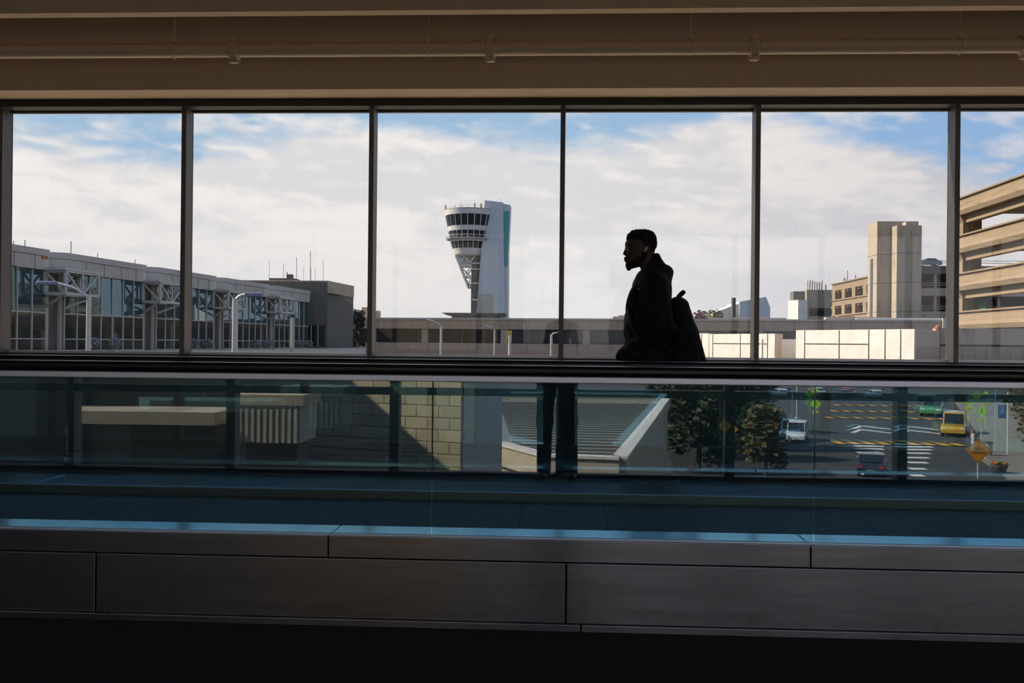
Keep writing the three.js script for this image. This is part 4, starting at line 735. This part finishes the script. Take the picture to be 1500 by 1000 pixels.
const arrowM = canvasMat(128, 64, (c) => { c.fillStyle = '#f2f000'; c.fillRect(0, 0, 128, 64); c.strokeStyle = c.fillStyle = '#10140a'; c.lineWidth = 9; c.beginPath(); c.moveTo(94, 14); c.lineTo(46, 42); c.stroke(); c.beginPath(); c.moveTo(30, 52); c.lineTo(64, 48); c.lineTo(46, 24); c.fill(); });
const busM = canvasMat(64, 128, (c) => { c.fillStyle = '#1d4f9e'; c.fillRect(0, 0, 64, 128); c.fillStyle = '#d8dde6'; for (let i = 0; i < 5; i++) c.fillRect(14, 14 + i * 14, 36 - (i % 2) * 8, 5); });
const plateBack = std(L(0.4, 0.4, 0.4), 0.5, 0.5);
function diamond(parent, side, y, z, mat) { const g = new THREE.BoxGeometry(side, side, 0.01); const o = part('sign_back', g, plateBack, parent); o.rotation.z = Math.PI / 4; o.position.set(0, y, z + 0.012); const f = part('sign_face', new THREE.PlaneGeometry(side, side), mat, parent); f.rotation.set(0, Math.PI, Math.PI / 4); f.position.set(0, y, z); }
for (const [x, y, z, s, lb] of [[17.76, -3.37, 35.7, 0.78, 'orange diamond sign reading SPEED HUMPS near the pavement corner'], [9.96, -3.96, 52, 0.62, 'orange diamond sign reading SPEED HUMPS in front of the dark trees']]) {
  const t = thing('warning_sign', lb, 'sign', [x, GR, z]); part('post', rod(V(0, 0, 0.05), V(0, y - GR + 0.4, 0.05), 0.035), M.pole, t); diamond(t, s, y - GR, 0, humpM);
}
for (const [x, y, z, s, lb, two] of [[38.06, -4.9, 85, 0.76, 'lime diamond walking-person sign over a yellow arrow plate by the bin'], [45.6, -5.2, 107, 0.9, 'lime diamond walking-person sign with arrow plate behind the taxis'], [24.86, -4.7, 92, 0.8, 'pair of lime walking-person signs stacked on one post by the white vehicle', 1], [44.2, -4.2, 99, 0.8, 'upper lime walking-person sign near the second taxi']]) {
  const t = thing('crossing_sign', lb, 'sign', [x, z > 91 && z < 93 ? GR : GR + 0.17, z]); part('post', rod(V(0, 0, 0.05), V(0, y - GR + (two ? 1.5 : 0.4), 0.05), 0.04), M.pole, t); diamond(t, s, y - GR, 0, walkM);
  const f = part('arrow_plate', bx(-0.3, 0.3, y - GR - 0.95, y - GR - 0.65, 0, 0.01), plateBack, t), a = part('arrow_face', new THREE.PlaneGeometry(0.6, 0.3), arrowM, t); a.rotation.y = Math.PI; a.position.set(0, y - GR - 0.8, -0.004);
  if (two) diamond(t, s, y - GR + 1.05, 0, walkM);
}
{ const t = thing('bus_stop_sign', 'blue bus stop sign with a round white top on a white pole', 'sign', [36.45, GR + 0.17, 77]); part('pole', rod(V(0.45, 0, 0), V(0.45, 5.2, 0), 0.06), M.towerWhite, t); part('panel', bx(-0.35, 0.3, 3.0, 4.1, 0, 0.04), plateBack, t); const f = part('panel_face', new THREE.PlaneGeometry(0.65, 1.1), busM, t); f.rotation.y = Math.PI; f.position.set(-0.025, 3.55, -0.005); const d = new THREE.CylinderGeometry(0.3, 0.3, 0.04, 20); d.rotateX(Math.PI / 2); d.scale(1.15, 0.8, 1); d.translate(-0.02, 4.35, 0); part('round_top', d, M.towerWhite, t); part('bracket', bar(V(0.45, 4.0, 0.02), V(0.25, 4.0, 0.02), 0.04), M.pole, t); }
{ const t = thing('litter_bin', 'round grey litter bin with a dark lid on the pavement', 'bin', [34.9, GR + 0.16, 76]); part('bin_body', new THREE.CylinderGeometry(0.36, 0.32, 1.0, 18).translate(0, 0.5, 0), M.conc, t); part('lid', new THREE.CylinderGeometry(0.3, 0.42, 0.16, 18).translate(0, 1.08, 0), M.dark, t); }
{ const t = thing('flower_planter', 'low round planter full of orange flowers on the pavement corner', 'planter', [30.9, GR + 0.16, 64.5]); part('bowl', new THREE.LatheGeometry([[0.0, 0], [0.4, 0], [0.62, 0.55], [0.66, 0.6], [0.58, 0.6], [0.52, 0.5], [0, 0.48]].map(([a, b]) => new THREE.Vector2(a, b)), 20), M.greyDark, t); const fl = [], gr = []; for (let i = 0; i < 120; i++) { const a = rnd() * 6.28, r = Math.sqrt(rnd()) * 0.55, s = new THREE.SphereGeometry(0.06, 5, 4); s.translate(r * Math.cos(a), 0.58 + 0.22 * rnd(), r * Math.sin(a)); (i % 3 ? fl : gr).push(s); } part('flowers', fl, std(L(0.55, 0.25, 0.05), 0.8), t); part('leaves', gr, std(L(0.06, 0.12, 0.03), 0.8), t); }
for (const [x, z] of [[36.2, 79], [40.0, 92], [37.9, 86.5]]) { const t = thing('traffic_cone', 'orange traffic cone on the pavement', 'cone', [x, GR + 0.16, z], 0, 'cones on the pavement'); part('cone_body', new THREE.CylinderGeometry(0.03, 0.17, 0.85, 14).translate(0, 0.47, 0), std(L(0.6, 0.12, 0.03), 0.7), t); part('foot', bx(-0.24, 0.24, 0, 0.05, -0.24, 0.24), M.dark, t); }
for (const [x, z] of [[34.2, 78.5], [33.0, 74], [36.0, 84]]) { const t = thing('bollard', 'pale concrete bollard at the pavement edge', 'bollard', [x + 0.9, GR + 0.16, z], 0, 'bollards along the kerb'); part('post', new THREE.CylinderGeometry(0.13, 0.14, 1.0, 14).translate(0, 0.5, 0), M.white, t); part('cap', new THREE.SphereGeometry(0.13, 12, 8).translate(0, 1.0, 0), M.white, t); }
car([22.1, GR, 88], -Math.PI / 2 + 0.3, L(0.7, 0.72, 0.74), 'white van-like car coming towards the bridge', { tall: true });
car([40.2, GR, 97], -Math.PI / 2 + 0.4, L(0.6, 0.36, 0.02), 'yellow taxi standing by the pavement', { taxi: true, tall: true }).scale.setScalar(1.25);
car([48.6, GR, 126.5], -Math.PI / 2 + 0.4, L(0.1, 0.3, 0.14), 'green taxi queued behind the yellow one', { taxi: true, tall: true }).scale.setScalar(1.4);
car([21.9, GR, 64], Math.PI / 2 + 0.35, L(0.015, 0.02, 0.03), 'dark car driving away with red tail lights');
for (let k = 0; k < 8; k++) car([38 + k * 2.7, GR, 168 + (k % 2) * 8], -Math.PI / 2, [L(0.5, 0.5, 0.52), L(0.05, 0.05, 0.06), L(0.35, 0.05, 0.04)][k % 3], ['silver car parked far down the road', 'black car parked far down the road', 'red car parked far down the road'][k % 3], {}, ['silver parked cars', 'black parked cars', 'red parked cars'][k % 3]);
const dg = [L(0.03, 0.045, 0.018), L(0.05, 0.055, 0.02)], og = [L(0.13, 0.09, 0.03), L(0.07, 0.07, 0.025)];
for (const [x, z, r, h] of [[9.5, 63, 2.6, 6.5], [12.2, 72, 3.0, 7.2], [15.6, 80, 3.4, 7.6], [10.5, 84, 3.4, 8], [17.5, 97, 3.2, 7.5]]) tree('tree', [x, GR + 0.06, z], r, h, dg, 'dark green tree between the low building and the road', 'dark roadside trees', 2200, 0.4, 'tree', 0.16);
solo('planting_bed', prism([[7.2, 57], [15.5, 57], [20, 100], [11, 104]], GR, GR + 0.02), std(L(0.025, 0.022, 0.016), 0.95, 0, { map: rept(grainT, 0.3, 0.3) }), 'dark planting bed under the roadside trees', 'planting bed');
for (const [x, z, r, h] of [[13.6, 60, 1.5, 5], [47, 88, 3, 6], [50, 100, 3, 6], [40.6, 78, 2.4, 4.6]]) tree('tree', [x, x > 40 ? GR + 0.17 : GR + 0.06, z], r, h, og, 'olive brown tree standing by the road', 'brownish roadside trees', 1400, 0.35, 'tree', 0.2);
for (const [x, z] of [[24, 130], [29, 118]]) { const t = thing('street_post', 'plain grey street post at the road edge', 'post', [x, GR, z], 0, 'street posts'); part('pole', rod(V(0, 0, 0), V(0, 6, 0), 0.1), M.pole, t); part('foot', rod(V(0, 0, 0), V(0, 0.2, 0), 0.25), M.pole, t); }

scene.traverse((o) => { if (o.isMesh) { o.castShadow = true; o.receiveShadow = true; } });
renderer.render(scene, camera);
